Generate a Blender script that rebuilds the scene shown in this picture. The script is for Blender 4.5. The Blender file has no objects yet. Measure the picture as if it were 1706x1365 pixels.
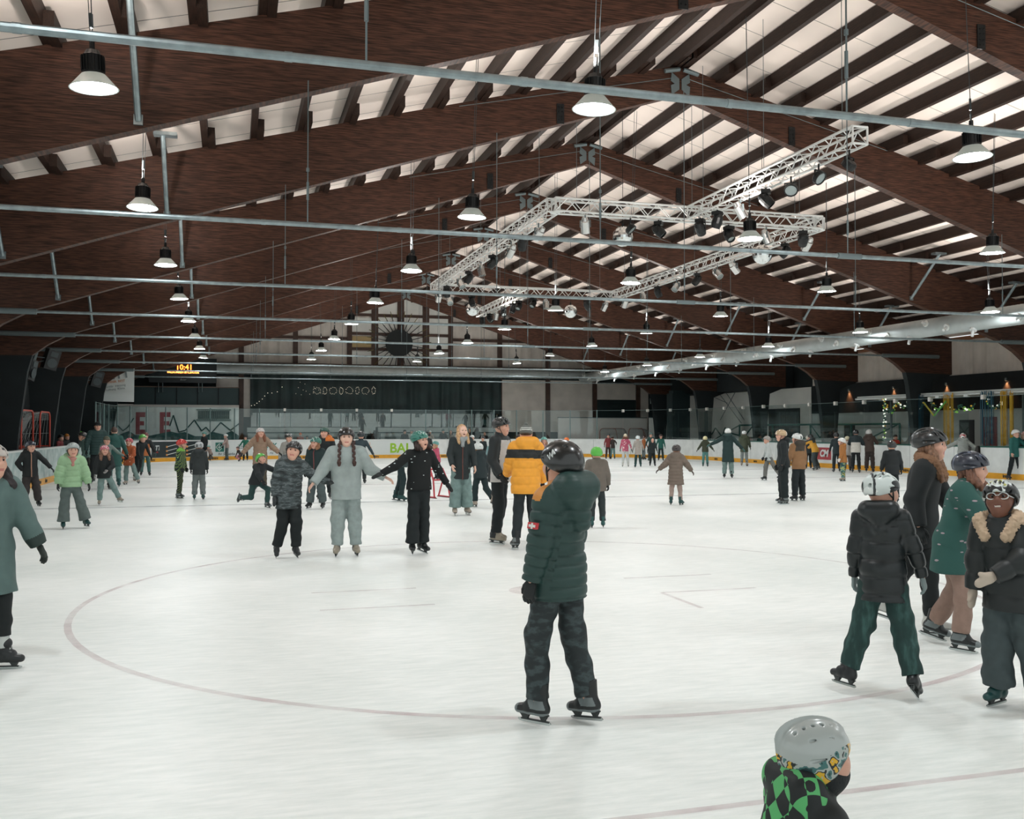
import bpy, math, random
import numpy as np
from mathutils import Vector, Matrix
S = bpy.context.scene
C = S.collection
PI = math.pi
R = math.radians
# ------------------------------------------------------------------ camera, world, exposure
YAW = R(16.24); PITCH = R(1.2); F = 1600.0; CAMH = 1.7
cam_d = bpy.data.cameras.new('camera'); cam = bpy.data.objects.new('camera', cam_d); C.objects.link(cam)
cam.location = (0, 0, CAMH); cam.rotation_euler = (PI/2 + PITCH, 0, -YAW)
cam_d.sensor_width = 36; cam_d.lens = F*36/1706; cam_d.clip_end = 400; cam_d.clip_start = 0.05
S.camera = cam
w = bpy.data.worlds.new('world'); S.world = w; w.use_nodes = True
w.node_tree.nodes['Background'].inputs[0].default_value = (0.82, 0.87, 0.86, 1)
w.node_tree.nodes['Background'].inputs[1].default_value = 1.15
S.view_settings.view_transform = 'Standard'; S.view_settings.look = 'None'
S.view_settings.gamma = 1; S.view_settings.exposure = 0.0
LAMP = 138.0
FILL_POWER = 72.0  # power of the added ceiling fill lights
S.cycles.max_bounces = 7; S.cycles.diffuse_bounces = 4; S.cycles.glossy_bounces = 3; S.cycles.transparent_max_bounces = 12; S.cycles.use_adaptive_sampling = True; S.cycles.adaptive_threshold = 0.025
CM = Matrix.Rotation(-YAW, 3, 'Z') @ Matrix.Rotation(PI/2 + PITCH, 3, 'X')
def ray(px, py):
    return CM @ Vector(((px-853)/F, (682.5-py)/F, -1))
def G(px, py, z=0.0):
    d = ray(px, py); t = (z-CAMH)/d.z
    return Vector((d.x*t, d.y*t, z))
def AT(px, py, axis, val):
    d = ray(px, py); o = Vector((0, 0, CAMH)); t = (val-o[axis])/d[axis]
    return o + d*t
# ------------------------------------------------------------------ materials
def lin(h):
    h = h.lstrip('#'); c = [int(h[i:i+2], 16)/255 for i in (0, 2, 4)]
    return tuple((x/12.92 if x <= .04045 else ((x+.055)/1.055)**2.4) for x in c) + (1,)
MATS = {}
def mat(key, col='808080', rough=.6, metal=0, spec=.5, noise=None, bump=None, emit=0, ecol=None, coat=0, trans=None):
    if key in MATS: return MATS[key]
    m = bpy.data.materials.new(key); m.use_nodes = True; nt = m.node_tree; N = nt.nodes; L = nt.links
    b = N['Principled BSDF']; c = lin(col)
    b.inputs['Base Color'].default_value = c; b.inputs['Roughness'].default_value = rough
    b.inputs['Metallic'].default_value = metal; b.inputs['Specular IOR Level'].default_value = spec
    if coat: b.inputs['Coat Weight'].default_value = coat; b.inputs['Coat Roughness'].default_value = .08
    if emit:
        b.inputs['Emission Color'].default_value = lin(ecol or col); b.inputs['Emission Strength'].default_value = emit
    tc = N.new('ShaderNodeTexCoord')
    if noise:
        n = N.new('ShaderNodeTexNoise'); n.inputs['Scale'].default_value = noise[0]; n.inputs['Detail'].default_value = 4
        mx = N.new('ShaderNodeMix'); mx.data_type = 'RGBA'
        c2 = lin(noise[2]) if len(noise) > 2 else tuple(v*(1-noise[1]) for v in c[:3]) + (1,)
        c1 = c if len(noise) > 2 else tuple(min(1, v*(1+noise[1])) for v in c[:3]) + (1,)
        mx.inputs[6].default_value = c1; mx.inputs[7].default_value = c2
        if len(noise) > 3:
            mp = N.new('ShaderNodeMapping'); mp.inputs['Scale'].default_value = noise[3]
            L.new(tc.outputs['Object'], mp.inputs[0]); L.new(mp.outputs[0], n.inputs['Vector'])
        else: L.new(tc.outputs['Object'], n.inputs['Vector'])
        rmp = N.new('ShaderNodeMapRange'); rmp.inputs[1].default_value = .35; rmp.inputs[2].default_value = .65
        L.new(n.outputs[0], rmp.inputs[0]); L.new(rmp.outputs[0], mx.inputs[0]); L.new(mx.outputs[2], b.inputs['Base Color'])
    if bump:
        n = N.new('ShaderNodeTexNoise'); n.inputs['Scale'].default_value = bump[0]; n.inputs['Detail'].default_value = 3
        bp = N.new('ShaderNodeBump'); bp.inputs['Strength'].default_value = bump[1]; bp.inputs['Distance'].default_value = bump[2] if len(bump) > 2 else .02
        L.new(tc.outputs['Object'], n.inputs['Vector']); L.new(n.outputs[0], bp.inputs['Height']); L.new(bp.outputs[0], b.inputs['Normal'])
    MATS[key] = m; return m
def nodes_of(m):
    return m.node_tree.nodes, m.node_tree.links, m.node_tree.nodes['Principled BSDF']
def glass_mat(key, tint, gloss=.07, rough=.02, opac=0.0):
    if key in MATS: return MATS[key]
    m = bpy.data.materials.new(key); m.use_nodes = True; nt = m.node_tree; N = nt.nodes; L = nt.links
    N.remove(N['Principled BSDF']); out = N['Material Output']
    t = N.new('ShaderNodeBsdfTransparent'); t.inputs[0].default_value = tint
    g = N.new('ShaderNodeBsdfGlossy'); g.inputs['Roughness'].default_value = rough; g.inputs[0].default_value = (.8, .9, .9, 1)
    fr = N.new('ShaderNodeFresnel'); fr.inputs[0].default_value = 1.22
    ad = N.new('ShaderNodeMath'); ad.operation = 'ADD'; ad.inputs[1].default_value = gloss*.25
    mx = N.new('ShaderNodeMixShader'); mn = N.new('ShaderNodeMath'); mn.operation = 'MINIMUM'; mn.inputs[1].default_value = .16; L.new(fr.outputs[0], ad.inputs[0]); L.new(ad.outputs[0], mn.inputs[0]); L.new(mn.outputs[0], mx.inputs[0])
    L.new(t.outputs[0], mx.inputs[1]); L.new(g.outputs[0], mx.inputs[2])
    last = mx
    if opac:
        d = N.new('ShaderNodeBsdfDiffuse'); d.inputs[0].default_value = (.75, .85, .83, 1)
        m2 = N.new('ShaderNodeMixShader'); m2.inputs[0].default_value = opac
        L.new(mx.outputs[0], m2.inputs[1]); L.new(d.outputs[0], m2.inputs[2]); last = m2
    L.new(last.outputs[0], out.inputs[0]); MATS[key] = m; return m
# ------------------------------------------------------------------ object helpers
def link(o, parent=None):
    C.objects.link(o)
    if parent is not None: o.parent = parent
    return o
def tag(o, label=None, cat=None, group=None, kind=None):
    if label: o['label'] = label
    if cat: o['category'] = cat
    if group: o['group'] = group
    if kind: o['kind'] = kind
    return o
def thing(name, label, cat, loc=(0, 0, 0), rotz=0, group=None, kind=None):
    o = bpy.data.objects.new(name, None); o.empty_display_size = .1
    C.objects.link(o); o.location = loc; o.rotation_euler = (0, 0, rotz)
    return tag(o, label, cat, group, kind)
def new_mesh(name, V, Fc, mats, mi=None, smooth=False):
    me = bpy.data.meshes.new(name); me.from_pydata([tuple(v) for v in V], [], Fc)
    for m in (mats if isinstance(mats, (list, tuple)) else [mats]): me.materials.append(m)
    if mi is not None: me.polygons.foreach_set('material_index', mi)
    if smooth: me.polygons.foreach_set('use_smooth', [True]*len(me.polygons))
    me.update(); return me
class MB:
    def __init__(s): s.V = []; s.F = []; s.M = []; s.m = 0
    def add(s, V, Fc):
        n = len(s.V); s.V += [Vector(v) for v in V]
        for f in Fc: s.F.append([i+n for i in f]); s.M.append(s.m)
        return s
    def box(s, c, d, rot=None):
        c = Vector(c); h = Vector(d)/2
        V = [Vector((x*h.x, y*h.y, z*h.z)) for x in (-1, 1) for y in (-1, 1) for z in (-1, 1)]
        if rot is not None: V = [rot @ v for v in V]
        return s.add([v+c for v in V], [(0, 1, 3, 2), (4, 6, 7, 5), (0, 4, 5, 1), (2, 3, 7, 6), (0, 2, 6, 4), (1, 5, 7, 3)])
    def bb(s, a, b):
        return s.box([(a[i]+b[i])/2 for i in range(3)], [abs(b[i]-a[i]) for i in range(3)])
    def tube(s, a, b, r, n=8, r2=None, cap=True):
        a = Vector(a); b = Vector(b); r2 = r if r2 is None else r2
        z = (b-a).normalized(); x = z.orthogonal().normalized(); y = z.cross(x); V = []
        for p, q in ((a, r), (b, r2)):
            for i in range(n):
                t = 2*PI*i/n; V.append(p + x*q*math.cos(t) + y*q*math.sin(t))
        Fc = [(i, (i+1) % n, n+(i+1) % n, n+i) for i in range(n)]
        if cap: Fc += [tuple(range(n))[::-1], tuple(range(n, 2*n))]
        return s.add(V, Fc)
    def path(s, pts, r, n=6, closed=False):
        pts = [Vector(p) for p in pts]; m = len(pts); V = []; prev = None
        for i, p in enumerate(pts):
            a = pts[(i-1) % m] if closed or i > 0 else p; b = pts[(i+1) % m] if closed or i < m-1 else p
            z = (b-a).normalized(); x = z.orthogonal().normalized() if prev is None else (prev - z*prev.dot(z)).normalized()
            prev = x; y = z.cross(x); rr = r[i] if isinstance(r, (list, tuple)) else r
            for k in range(n):
                t = 2*PI*k/n; V.append(p + x*rr*math.cos(t) + y*rr*math.sin(t))
        Fc = []
        for i in range(m if closed else m-1):
            for k in range(n):
                j = (i+1) % m; Fc.append((i*n+k, i*n+(k+1) % n, j*n+(k+1) % n, j*n+k))
        if not closed: Fc += [tuple(range(n))[::-1], tuple(range((m-1)*n, m*n))]
        return s.add(V, Fc)
    def lathe(s, prof, c=(0, 0, 0), n=16, rot=None):
        c = Vector(c); V = []
        for (r, z) in prof:
            for i in range(n):
                t = 2*PI*i/n; v = Vector((r*math.cos(t), r*math.sin(t), z))
                V.append((rot @ v if rot is not None else v) + c)
        Fc = []
        for j in range(len(prof)-1):
            for i in range(n): Fc.append((j*n+i, j*n+(i+1) % n, (j+1)*n+(i+1) % n, (j+1)*n+i))
        return s.add(V, Fc)
    def prism(s, poly, a, b):   # poly: list of points in 3-D, extruded by vector b-a
        n = len(poly); d = Vector(b)-Vector(a)
        V = [Vector(p) for p in poly] + [Vector(p)+d for p in poly]
        return s.add(V, [tuple(range(n))[::-1], tuple(range(n, 2*n))] + [(i, (i+1) % n, n+(i+1) % n, n+i) for i in range(n)])
    def build(s, name, mats, parent=None, smooth=False, world=True):
        off = Vector((0, 0, 0)); 
        if parent is not None and world:
            p = parent
            while p is not None: off += p.location; p = p.parent
        me = new_mesh(name, [v-off for v in s.V], s.F, mats, s.M, smooth)
        if smooth == 'auto' or smooth is True:
            pass
        return link(bpy.data.objects.new(name, me), parent)
def text(name, body, size, loc, rot, m, parent=None, ext=.004, align='CENTER', shear=0, bold=0, sx=1):
    cu = bpy.data.curves.new(name, 'FONT'); cu.body = body; cu.size = size; cu.extrude = ext; cu.align_x = align; cu.shear = shear; cu.offset = bold
    cu.resolution_u = 3; cu.materials.append(m); o_ = bpy.data.objects.new('t', cu); me = bpy.data.meshes.new_from_object(o_); bpy.data.objects.remove(o_); bpy.data.curves.remove(cu)
    if not me.materials: me.materials.append(m)
    o = bpy.data.objects.new(name, me); C.objects.link(o)
    off = Vector((0, 0, 0))
    if parent is not None: o.parent = parent; off = parent.location
    o.location = Vector(loc)-off; o.rotation_euler = rot; o.scale = (sx, 1, 1); return o
# ------------------------------------------------------------------ hall materials
def wood_mat(key, c1, c2, vec):
    m = mat(key, c1, .55, spec=.3, noise=(3.0, .3, c2, vec), bump=(14, .15, .01)); return m
WOOD = wood_mat('dark stained glulam', '5a3a2c', '27170f', (1.2, 1, 26))
PURL = wood_mat('dark stained purlin wood', '33221a', '1f1510', (20, 1.5, 20))
DARK = mat('black painted wall', '141c1e', .8, noise=(2, .2))
DARKER = mat('dark green grey cladding', '1c2b2d', .7, noise=(1.5, .25))
CURT = mat('dark teal curtain', '1b2e2e', .6, noise=(.8, .35))
STEEL = mat('galvanised steel', '8f9b9e', .38, .8, noise=(8, .15))
ALU = mat('bright aluminium', 'e2e4e2', .35, .35)
GREYM = mat('matt grey metal', '6f7b7d', .5, .5)
BLACKM = mat('black plastic', '0e1112', .4)
BROWNS = mat('brown steel column', '4a3329', .5, noise=(3, .2))
BEIGE = mat('beige corrugated cladding', 'd8cfc6', .6, noise=(1.2, .1))
PALEP = mat('pale translucent panel', 'e6e6e0', .5, noise=(.8, .08))
OCHRE = mat('ochre panel', 'b39a6b', .5)
CONC = mat('grey concrete', '7e8684', .8, noise=(4, .15))
WHITEB = mat('white board plastic', 'dfe2df', .35, noise=(2.5, .06), spec=.5)
YEL = mat('yellow kick plate', 'e2a32c', .4, noise=(3, .08))
TEALR = mat('teal green rail', '1d5a50', .4)
LETD = mat('dark lettering', '1c2426', .6)
# ice
ICE = mat('skated ice', 'dde5e2', .42, spec=.35)
N, L, b = nodes_of(ICE)
tc = N.new('ShaderNodeTexCoord')
n1 = N.new('ShaderNodeTexNoise'); n1.inputs['Scale'].default_value = .35; n1.inputs['Detail'].default_value = 6
mp = N.new('ShaderNodeMapping'); mp.inputs['Scale'].default_value = (1, 6, 1); mp.inputs['Rotation'].default_value = (0, 0, .5)
n2 = N.new('ShaderNodeTexNoise'); n2.inputs['Scale'].default_value = 3.5; n2.inputs['Detail'].default_value = 8; n2.inputs['Roughness'].default_value = .7
L.new(tc.outputs['Object'], n1.inputs['Vector']); L.new(tc.outputs['Object'], mp.inputs[0]); L.new(mp.outputs[0], n2.inputs['Vector'])
mm = N.new('ShaderNodeMath'); mm.operation = 'MULTIPLY_ADD'; mm.inputs[1].default_value = .5; L.new(n1.outputs[0], mm.inputs[0]); 
m3 = N.new('ShaderNodeMath'); m3.operation = 'MULTIPLY'; m3.inputs[1].default_value = .5; L.new(n2.outputs[0], m3.inputs[0]); L.new(m3.outputs[0], mm.inputs[2])
cr = N.new('ShaderNodeValToRGB'); cr.color_ramp.elements[0].position = .33; cr.color_ramp.elements[0].color = lin('d8dfdb')
cr.color_ramp.elements[1].position = .6; cr.color_ramp.elements[1].color = lin('f8faf7')
L.new(mm.outputs[0], cr.inputs[0]); L.new(cr.outputs[0], b.inputs['Base Color'])
# skate scratches
vor = N.new('ShaderNodeTexWave'); vor.wave_type = 'RINGS'; vor.inputs['Scale'].default_value = .6; vor.inputs['Distortion'].default_value = 14; vor.inputs['Detail'].default_value = 5; vor.inputs['Detail Scale'].default_value = 1.5
L.new(tc.outputs['Object'], vor.inputs['Vector'])
bp = N.new('ShaderNodeBump'); bp.inputs['Strength'].default_value = .12; bp.inputs['Distance'].default_value = .01
ms = N.new('ShaderNodeMath'); ms.operation = 'ADD'; L.new(vor.outputs[0], ms.inputs[0]); L.new(n2.outputs[0], ms.inputs[1])
L.new(ms.outputs[0], bp.inputs['Height']); L.new(bp.outputs[0], b.inputs['Normal'])
# ------------------------------------------------------------------ rink outline
X0, X1, Y0, Y1, RC = -5.6, 25.4, -1.5, 57.0, 8.5
def rink_path():
    P = []
    P.append((X0, Y0))
    n = 14
    for y in np.arange(Y0+1, Y1-RC, 1.0): P.append((X0, float(y)))
    for i in range(n+1):
        t = PI - i*PI/2/n; P.append((X0+RC+RC*math.cos(t), Y1-RC+RC*math.sin(t)))
    for x in np.arange(X0+RC+1, X1-RC, 1.0): P.append((float(x), Y1))
    for i in range(n+1):
        t = PI/2 - i*PI/2/n; P.append((X1-RC+RC*math.cos(t), Y1-RC+RC*math.sin(t)))
    for y in np.arange(Y1-RC-1, Y0, -1.0): P.append((X1, float(y)))
    P.append((X1, Y0)); return [Vector((x, y, 0)) for x, y in P]
RP = rink_path()
SL = [0.0]
for i in range(1, len(RP)): SL.append(SL[-1] + (RP[i]-RP[i-1]).length)
def at_s(s):
    s = max(0, min(SL[-1]-1e-4, s)); i = int(np.searchsorted(SL, s, 'right'))-1; i = min(i, len(RP)-2)
    t = (s-SL[i])/(SL[i+1]-SL[i]); p = RP[i].lerp(RP[i+1], t); d = (RP[i+1]-RP[i]).normalized()
    return p, Vector((-d.y, d.x, 0)), d     # point, outward normal, direction
def s_left(y): return y-Y0
S_C1 = Y1-RC-Y0; S_C1E = S_C1 + RC*PI/2; S_FE = S_C1E + (X1-X0-2*RC); S_C2E = S_FE + RC*PI/2
def s_right(y): return S_C2E + (Y1-RC-y)
def s_far(x): return S_C1E + (x-(X0+RC))
def strip(mb, s0, s1, prof):   # closed profile [(offset outward, z)] swept along the boards
    ss = [s0] + [s for s in SL if s0+.05 < s < s1-.05] + [s1]; n = len(prof); V = []
    for s in ss:
        p, o, d = at_s(s)
        for (u, z) in prof: V.append(p + o*u + Vector((0, 0, z)))
    m = len(ss); Fc = [(i*n+k, (i+1)*n+k, (i+1)*n+(k+1) % n, i*n+(k+1) % n) for i in range(m-1) for k in range(n)]
    Fc += [tuple(range(n)), tuple(range((m-1)*n, m*n))[::-1]]
    mb.add(V, Fc)
# ------------------------------------------------------------------ floor and ice
mb = MB(); mb.bb((-12, -6, -.25), (34, 66, -.02)); o = mb.build('floor', mat('dark rubber floor', '2b3434', .8, noise=(3, .2))); o['kind'] = 'structure'
mb = MB(); mb.prism([p + Vector((0, 0, -.018)) for p in RP][::-1], (0, 0, 0), (0, 0, .018)); o = mb.build('ice_floor', ICE); tag(o, 'white skated ice surface of the rink', 'ice', kind='structure')
def line_mat(key, col, a):
    m = bpy.data.materials.new(key); m.use_nodes = True; N = m.node_tree.nodes; L = m.node_tree.links; b = N['Principled BSDF']
    b.inputs['Base Color'].default_value = lin(col); b.inputs['Roughness'].default_value = .5; b.inputs['Specular IOR Level'].default_value = .3
    t = N.new('ShaderNodeTexCoord'); n = N.new('ShaderNodeTexNoise'); n.inputs['Scale'].default_value = 2.5; n.inputs['Detail'].default_value = 6
    L.new(t.outputs['Object'], n.inputs['Vector']); mr = N.new('ShaderNodeMapRange'); mr.inputs[1].default_value = .35; mr.inputs[2].default_value = .7
    mr.inputs[3].default_value = a*.35; mr.inputs[4].default_value = a; L.new(n.outputs[0], mr.inputs[0]); L.new(mr.outputs[0], b.inputs['Alpha'])
    return m
LRED = line_mat('faded red line under ice', 'b98c94', .32); LBLU = line_mat('faded blue line under ice', '93a2aa', .42)
def ice_line(label, x0, y0, x1, y1, m):
    mb = MB(); mb.add([(x0, y0, .003), (x1, y0, .003), (x1, y1, .003), (x0, y1, .003)], [(0, 1, 2, 3)])
    tag(mb.build('ice_marking', m), label, 'ice marking', 'lines painted under the ice', 'structure')
for (label, y, wd, m) in (('nearest faint goal line crossing the ice', 3.92, .05, LRED), ('faded line across the ice behind the yellow jacket', 22.6, .28, LBLU), ('faded centre line across the ice', 29.8, .28, LRED), ('farthest faded line across the ice', 36.5, .28, LBLU)):
    ice_line(label, X0+.1, y-wd/2, X1-.1, y+wd/2, m)
def ring(label, cx, cy, r, wd, m):
    mb = MB(); n = 96; V = []
    for i in range(n):
        t = 2*PI*i/n
        for q in (r-wd/2, r+wd/2): V.append((cx+q*math.cos(t), cy+q*math.sin(t), .0035))
    mb.add(V, [(2*i, 2*i+1, (2*i+3) % (2*n), (2*i+2) % (2*n)) for i in range(n)])
    tag(mb.build('ice_marking', m), label, 'ice marking', 'lines painted under the ice', 'structure')
ring('large faint red face-off circle on the near ice', 3.1, 9.7, 4.5, .06, LRED)
mb = MB(); mb.add([(3.1+.3*math.cos(t*PI/12), 9.7+.3*math.sin(t*PI/12), .004) for t in range(24)], [tuple(range(24))])
tag(mb.build('ice_marking', LRED), 'faint red spot at the middle of the face-off circle', 'ice marking', kind='structure')
for k, (a, bb2) in enumerate((((4.3, 9.2), (5.4, 9.2)), ((4.3, 9.2), (4.3, 8.3)), ((4.3, 10.2), (5.4, 10.2)), ((1.9, 10.2), (.8, 10.2)), ((1.9, 9.2), (.8, 9.2)))):
    mb = MB(); x0, y0 = a; x1, y1 = bb2
    if x0 == x1: mb.add([(x0-.025, y0, .0035), (x0+.025, y0, .0035), (x0+.025, y1, .0035), (x0-.025, y1, .0035)], [(0, 1, 2, 3)])
    else: mb.add([(x0, y0-.025, .0035), (x1, y0-.025, .0035), (x1, y0+.025, .0035), (x0, y0+.025, .0035)], [(0, 1, 2, 3)])
    tag(mb.build('ice_marking', LRED), 'faint red hash mark beside the face-off spot, ' + ('right near leg', 'right near arm', 'right far', 'left far', 'left near')[k], 'ice marking', kind='structure')
# ------------------------------------------------------------------ roof
RX = 9.8
def topz(x): return 10.06 - .265*abs(x-RX)
def botz(x): return 9.38 - .325*abs(x-RX)
YA, YB = -3.0, 60.4
CEIL = mat('off white roof lining', 'f0e2d8', .75, noise=(.6, .05), bump=(1.3, .25, .05))
N, L, b = nodes_of(CEIL)
for side in (-1, 1):
    xe = RX + side*18.4
    mb = MB(); z = .30
    mb.prism([(RX, YA, topz(RX)+z), (xe, YA, topz(xe)+z), (xe, YA, topz(xe)+z+.12), (RX, YA, topz(RX)+z+.12)][::side], (0, 0, 0), (0, YB-YA, 0))
    o = mb.build('ceiling', CEIL); o['kind'] = 'structure'
    # seams of the lining
    mb = MB()
    for y in np.arange(YA+1, YB, 1.25):
        mb.prism([(RX, y, topz(RX)+z-.004), (xe, y, topz(xe)+z-.004), (xe, y, topz(xe)+z+.002), (RX, y, topz(RX)+z+.002)][::side], (0, 0, 0), (0, .012, 0))
    o = mb.build('ceiling_seams', mat('lining seam grey', '8d8783', .8)); o['kind'] = 'structure'
FR = [8, 14, 20, 26, 32, 38, 44, 50, 56]
ORD = ['first', 'second', 'third', 'fourth', 'fifth', 'sixth', 'seventh', 'eighth', 'ninth', 'tenth', 'eleventh', 'twelfth', 'thirteenth', 'fourteenth', 'fifteenth', 'sixteenth', 'seventeenth', 'eighteenth', 'nineteenth', 'twentieth']
rnd = random.Random(4)
for side in (-1, 1):
    for k in range(18):
        x = RX + side*(.17 + .925*k); z = topz(x)
        mb = MB(); mb.bb((x-.06, YA, z-.005), (x+.06, YB, z+.29))
        for y in FR:
            mb.bb((x-side*.06, y-.75, z-.03), (x-side*.19, y+.75, z+.2))
        tag(mb.build('roof_purlin', PURL), '%s dark wooden roof purlin %s of the ridge, running the length of the hall' % (ORD[k], 'left' if side < 0 else 'right'), 'purlin', 'roof purlins')
# glulam frames
def half(side):
    X = lambda d: RX + side*d
    P = [(X(0), topz(RX)), (X(0), botz(RX))]
    for d in (4, 8, 12): P.append((X(d), botz(X(d))))
    P += [(X(14.6), botz(X(14.6))-.02), (X(15.2), 4.28), (X(15.62), 3.95), (X(15.75), 3.45), (X(15.95), 1.8), (X(16.1), 0)]
    P += [(X(17.5), 0), (X(17.75), 3.5), (X(17.8), topz(X(17.8)))]
    return P
for i, y in enumerate(FR):
    t = thing('timber_frame', '%s dark brown glued timber roof frame counted from the camera' % ORD[i], 'roof frame', (RX, y, 0), group='timber roof frames')
    for side, nm in ((-1, 'left'), (1, 'right')):
        poly = [(x, y-.11, z) for x, z in half(side)]
        if side > 0: poly = poly[::-1]
        # split the concave outline into rafter and column
        P = half(side)
        raf = [P[0], P[1], P[2], P[3], P[4], P[5], P[6], P[7], (P[7][0]+side*2.12, P[7][1]), P[-1]]
        # build the rafter as quads between top and bottom
        mb = MB(); bot = P[1:8]; V = []; 
        for (x, z) in bot:
            V += [(x, y-.11, z), (x, y+.11, z), (x, y+.11, topz(x)-.005), (x, y-.11, topz(x)-.005)]
        xo = RX+side*17.8; V += [(xo, y-.11, 3.9), (xo, y+.11, 3.9), (xo, y+.11, topz(xo)-.005), (xo, y-.11, topz(xo)-.005)]
        m = len(V)//4; Fc = [[a*4+k, a*4+(k+1) % 4, a*4+4+(k+1) % 4, a*4+4+k] for a in range(m-1) for k in range(4)]
        Fc += [[0, 1, 2, 3], [m*4-4, m*4-1, m*4-2, m*4-3]]
        if side < 0: Fc = [f[::-1] for f in Fc]
        mb.add(V, [f[::-1] for f in Fc]); mb.build('rafter', WOOD, t)
        mb = MB(); q = P[7:11] + [P[11], P[12], (xo, 3.9)]; V = []
        inner = P[7:11]; outer = [(xo, 3.9), (RX+side*16.85, 3.55), (RX+side*16.7, 1.8), (RX+side*16.65, 0)]
        for (a, c) in zip(inner, outer): V += [(a[0], y-.12, a[1]), (c[0], y-.12, c[1]), (c[0], y+.12, c[1]), (a[0], y+.12, a[1])]
        m = 4; Fc = [[a*4+k, a*4+(k+1) % 4, a*4+4+(k+1) % 4, a*4+4+k] for a in range(m-1) for k in range(4)] + [[0, 3, 2, 1], [12, 13, 14, 15]]
        if side > 0: Fc = [f[::-1] for f in Fc]
        mb.add(V, [f[::-1] for f in Fc]); mb.build('column', DARK, t)
        for d in (11.05, 13.95):
            x = RX+side*d; mb = MB(); mb.tube((x, y-1.45, topz(x)-.02), (x-side*.0, y-.14, botz(x)+.12), .045, 8); mb.box((x, y-1.45, topz(x)-.03), (.5, .2, .06)); mb.box((x, y-.13, botz(x)+.12), (.12, .05, .14))
            mb.build('brace_strut', STEEL, t)
        x = RX+side*2.9; mb = MB(); mb.box((x, y-.125, botz(x)+.22), (.17, .02, .44))
        for a in (-.04, .04):
            for c in (.08, .17, .27, .36): mb.tube((x+a, y-.135, botz(x)+c), (x+a, y-.155, botz(x)+c), .012, 6)
        mb.build('bolt_plate', BLACKM, t)
    mb = MB(); zc = botz(RX)+.2
    for s2 in (-1, 1):
        mb.prism([(RX+s2*.03, y-.13, zc-.1), (RX+s2*.22, y-.13, zc-.24), (RX+s2*.24, y-.13, zc-.02), (RX+s2*.14, y-.13, zc+.02), (RX+s2*.24, y-.13, zc+.08), (RX+s2*.22, y-.13, zc+.28), (RX+s2*.03, y-.13, zc+.14)][::s2], (0, 0, 0), (0, -.012, 0))
        mb.tube((RX+s2*.05, y-.2, zc+.34), (RX+s2*.42, y-.2, zc+.26), .05, 8)
    mb.build('ridge_bracket', GREYM, t)
    # wind bracing wires in the roof plane
    mb = MB(); mb.tube((RX+.2, y-.2, topz(RX+.2)-.3), (RX+5.5, y-.2, topz(RX+5.5)-.1), .008, 5); mb.tube((RX-.2, y-.2, topz(RX-.2)-.3), (RX-5.2, y-.2, topz(RX-5.2)-.1), .008, 5)
    mb.build('bracing_wire', GREYM, t)
# tie tubes spanning the hall
for i, y in enumerate([7.55] + FR[1:]):
    z = 4.58; yy = y-.3 if i else y
    t = thing('tie_tube', '%s long grey steel tube spanning the hall counted from the camera' % ORD[i], 'steel tube', (RX, yy, z), group='steel tubes spanning the hall')
    mb = MB(); mb.tube((-6.0, yy, z), (25.6, yy, z), .036, 10)
    for x in np.arange(-5.3, 25.3, 1.9): mb.tube((x-.03, yy, z), (x+.03, yy, z), .04, 10)
    mb.build('tube', STEEL, t)
    for xa, xb, rr_ in ((-7.2, -4.6, .075), (24.2, 26.8, .075), (RX-.2, RX+.25, .05)): mb = MB(); mb.tube((xa, yy, z), (xb, yy, z), rr_, 10); mb.build('sleeve', GREYM, t)
    for x in (1.0, 5.4, RX, 14.3, 18.6):
        mb = MB(); zb = botz(x)+.1 if i else topz(x); mb.tube((x, yy, z), (x, yy, zb), .009, 5)
        mb.tube((x, yy, z+.35), (x, yy, z+.6), .018, 6); mb.tube((x, yy, z+.75), (x, yy, z+.8), .022, 6)
        mb.build('hanger_rod', GREYM, t)
# ------------------------------------------------------------------ high bay lamps
LENS = mat('glowing lamp lens', 'ffffff', .5, emit=LAMP, ecol='f5fcff')
REFL = mat('translucent lamp reflector', 'b9bfba', .4, 0, emit=.12, ecol='dff5ee')
lamp_r = MB(); lamp_r.lathe([(.262, 0), (.255, .004), (.13, .15), (.122, .15), (.25, -.004), (.262, 0)], n=28)
lamp_l = MB(); lamp_l.add([(.248*math.cos(2*PI*k/28), .248*math.sin(2*PI*k/28), .006) for k in range(28)], [tuple(range(28))])
lamp_h = MB(); lamp_h.lathe([(0, .145), (.122, .145), (.122, .17), (.11, .175), (.11, .36), (.095, .37), (.07, .42), (0, .42)], n=18)
for k in range(18):
    t_ = 2*PI*k/18; lamp_h.box((.117*math.cos(t_), .117*math.sin(t_), .27), (.02, .006, .17), Matrix.Rotation(t_, 3, 'Z'))
lamp_h.tube((0, 0, .42), (0, 0, .52), .03, 8)
lm = [new_mesh('reflector', lamp_r.V, lamp_r.F, REFL, None, True), new_mesh('lens', lamp_l.V, lamp_l.F, LENS), new_mesh('ballast_housing', lamp_h.V, lamp_h.F, BLACKM)]
FILL_LIGHT = bpy.data.lights.new('ceiling_fill', 'AREA'); FILL_LIGHT.shape = 'DISK'; FILL_LIGHT.size = .2; FILL_LIGHT.energy = FILL_POWER; FILL_LIGHT.color = (1, .93, .88)  # added fill aimed at the roof lining, no visible source of its own
ROWN = ['leftmost', 'second', 'middle', 'fourth', 'rightmost']
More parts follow.
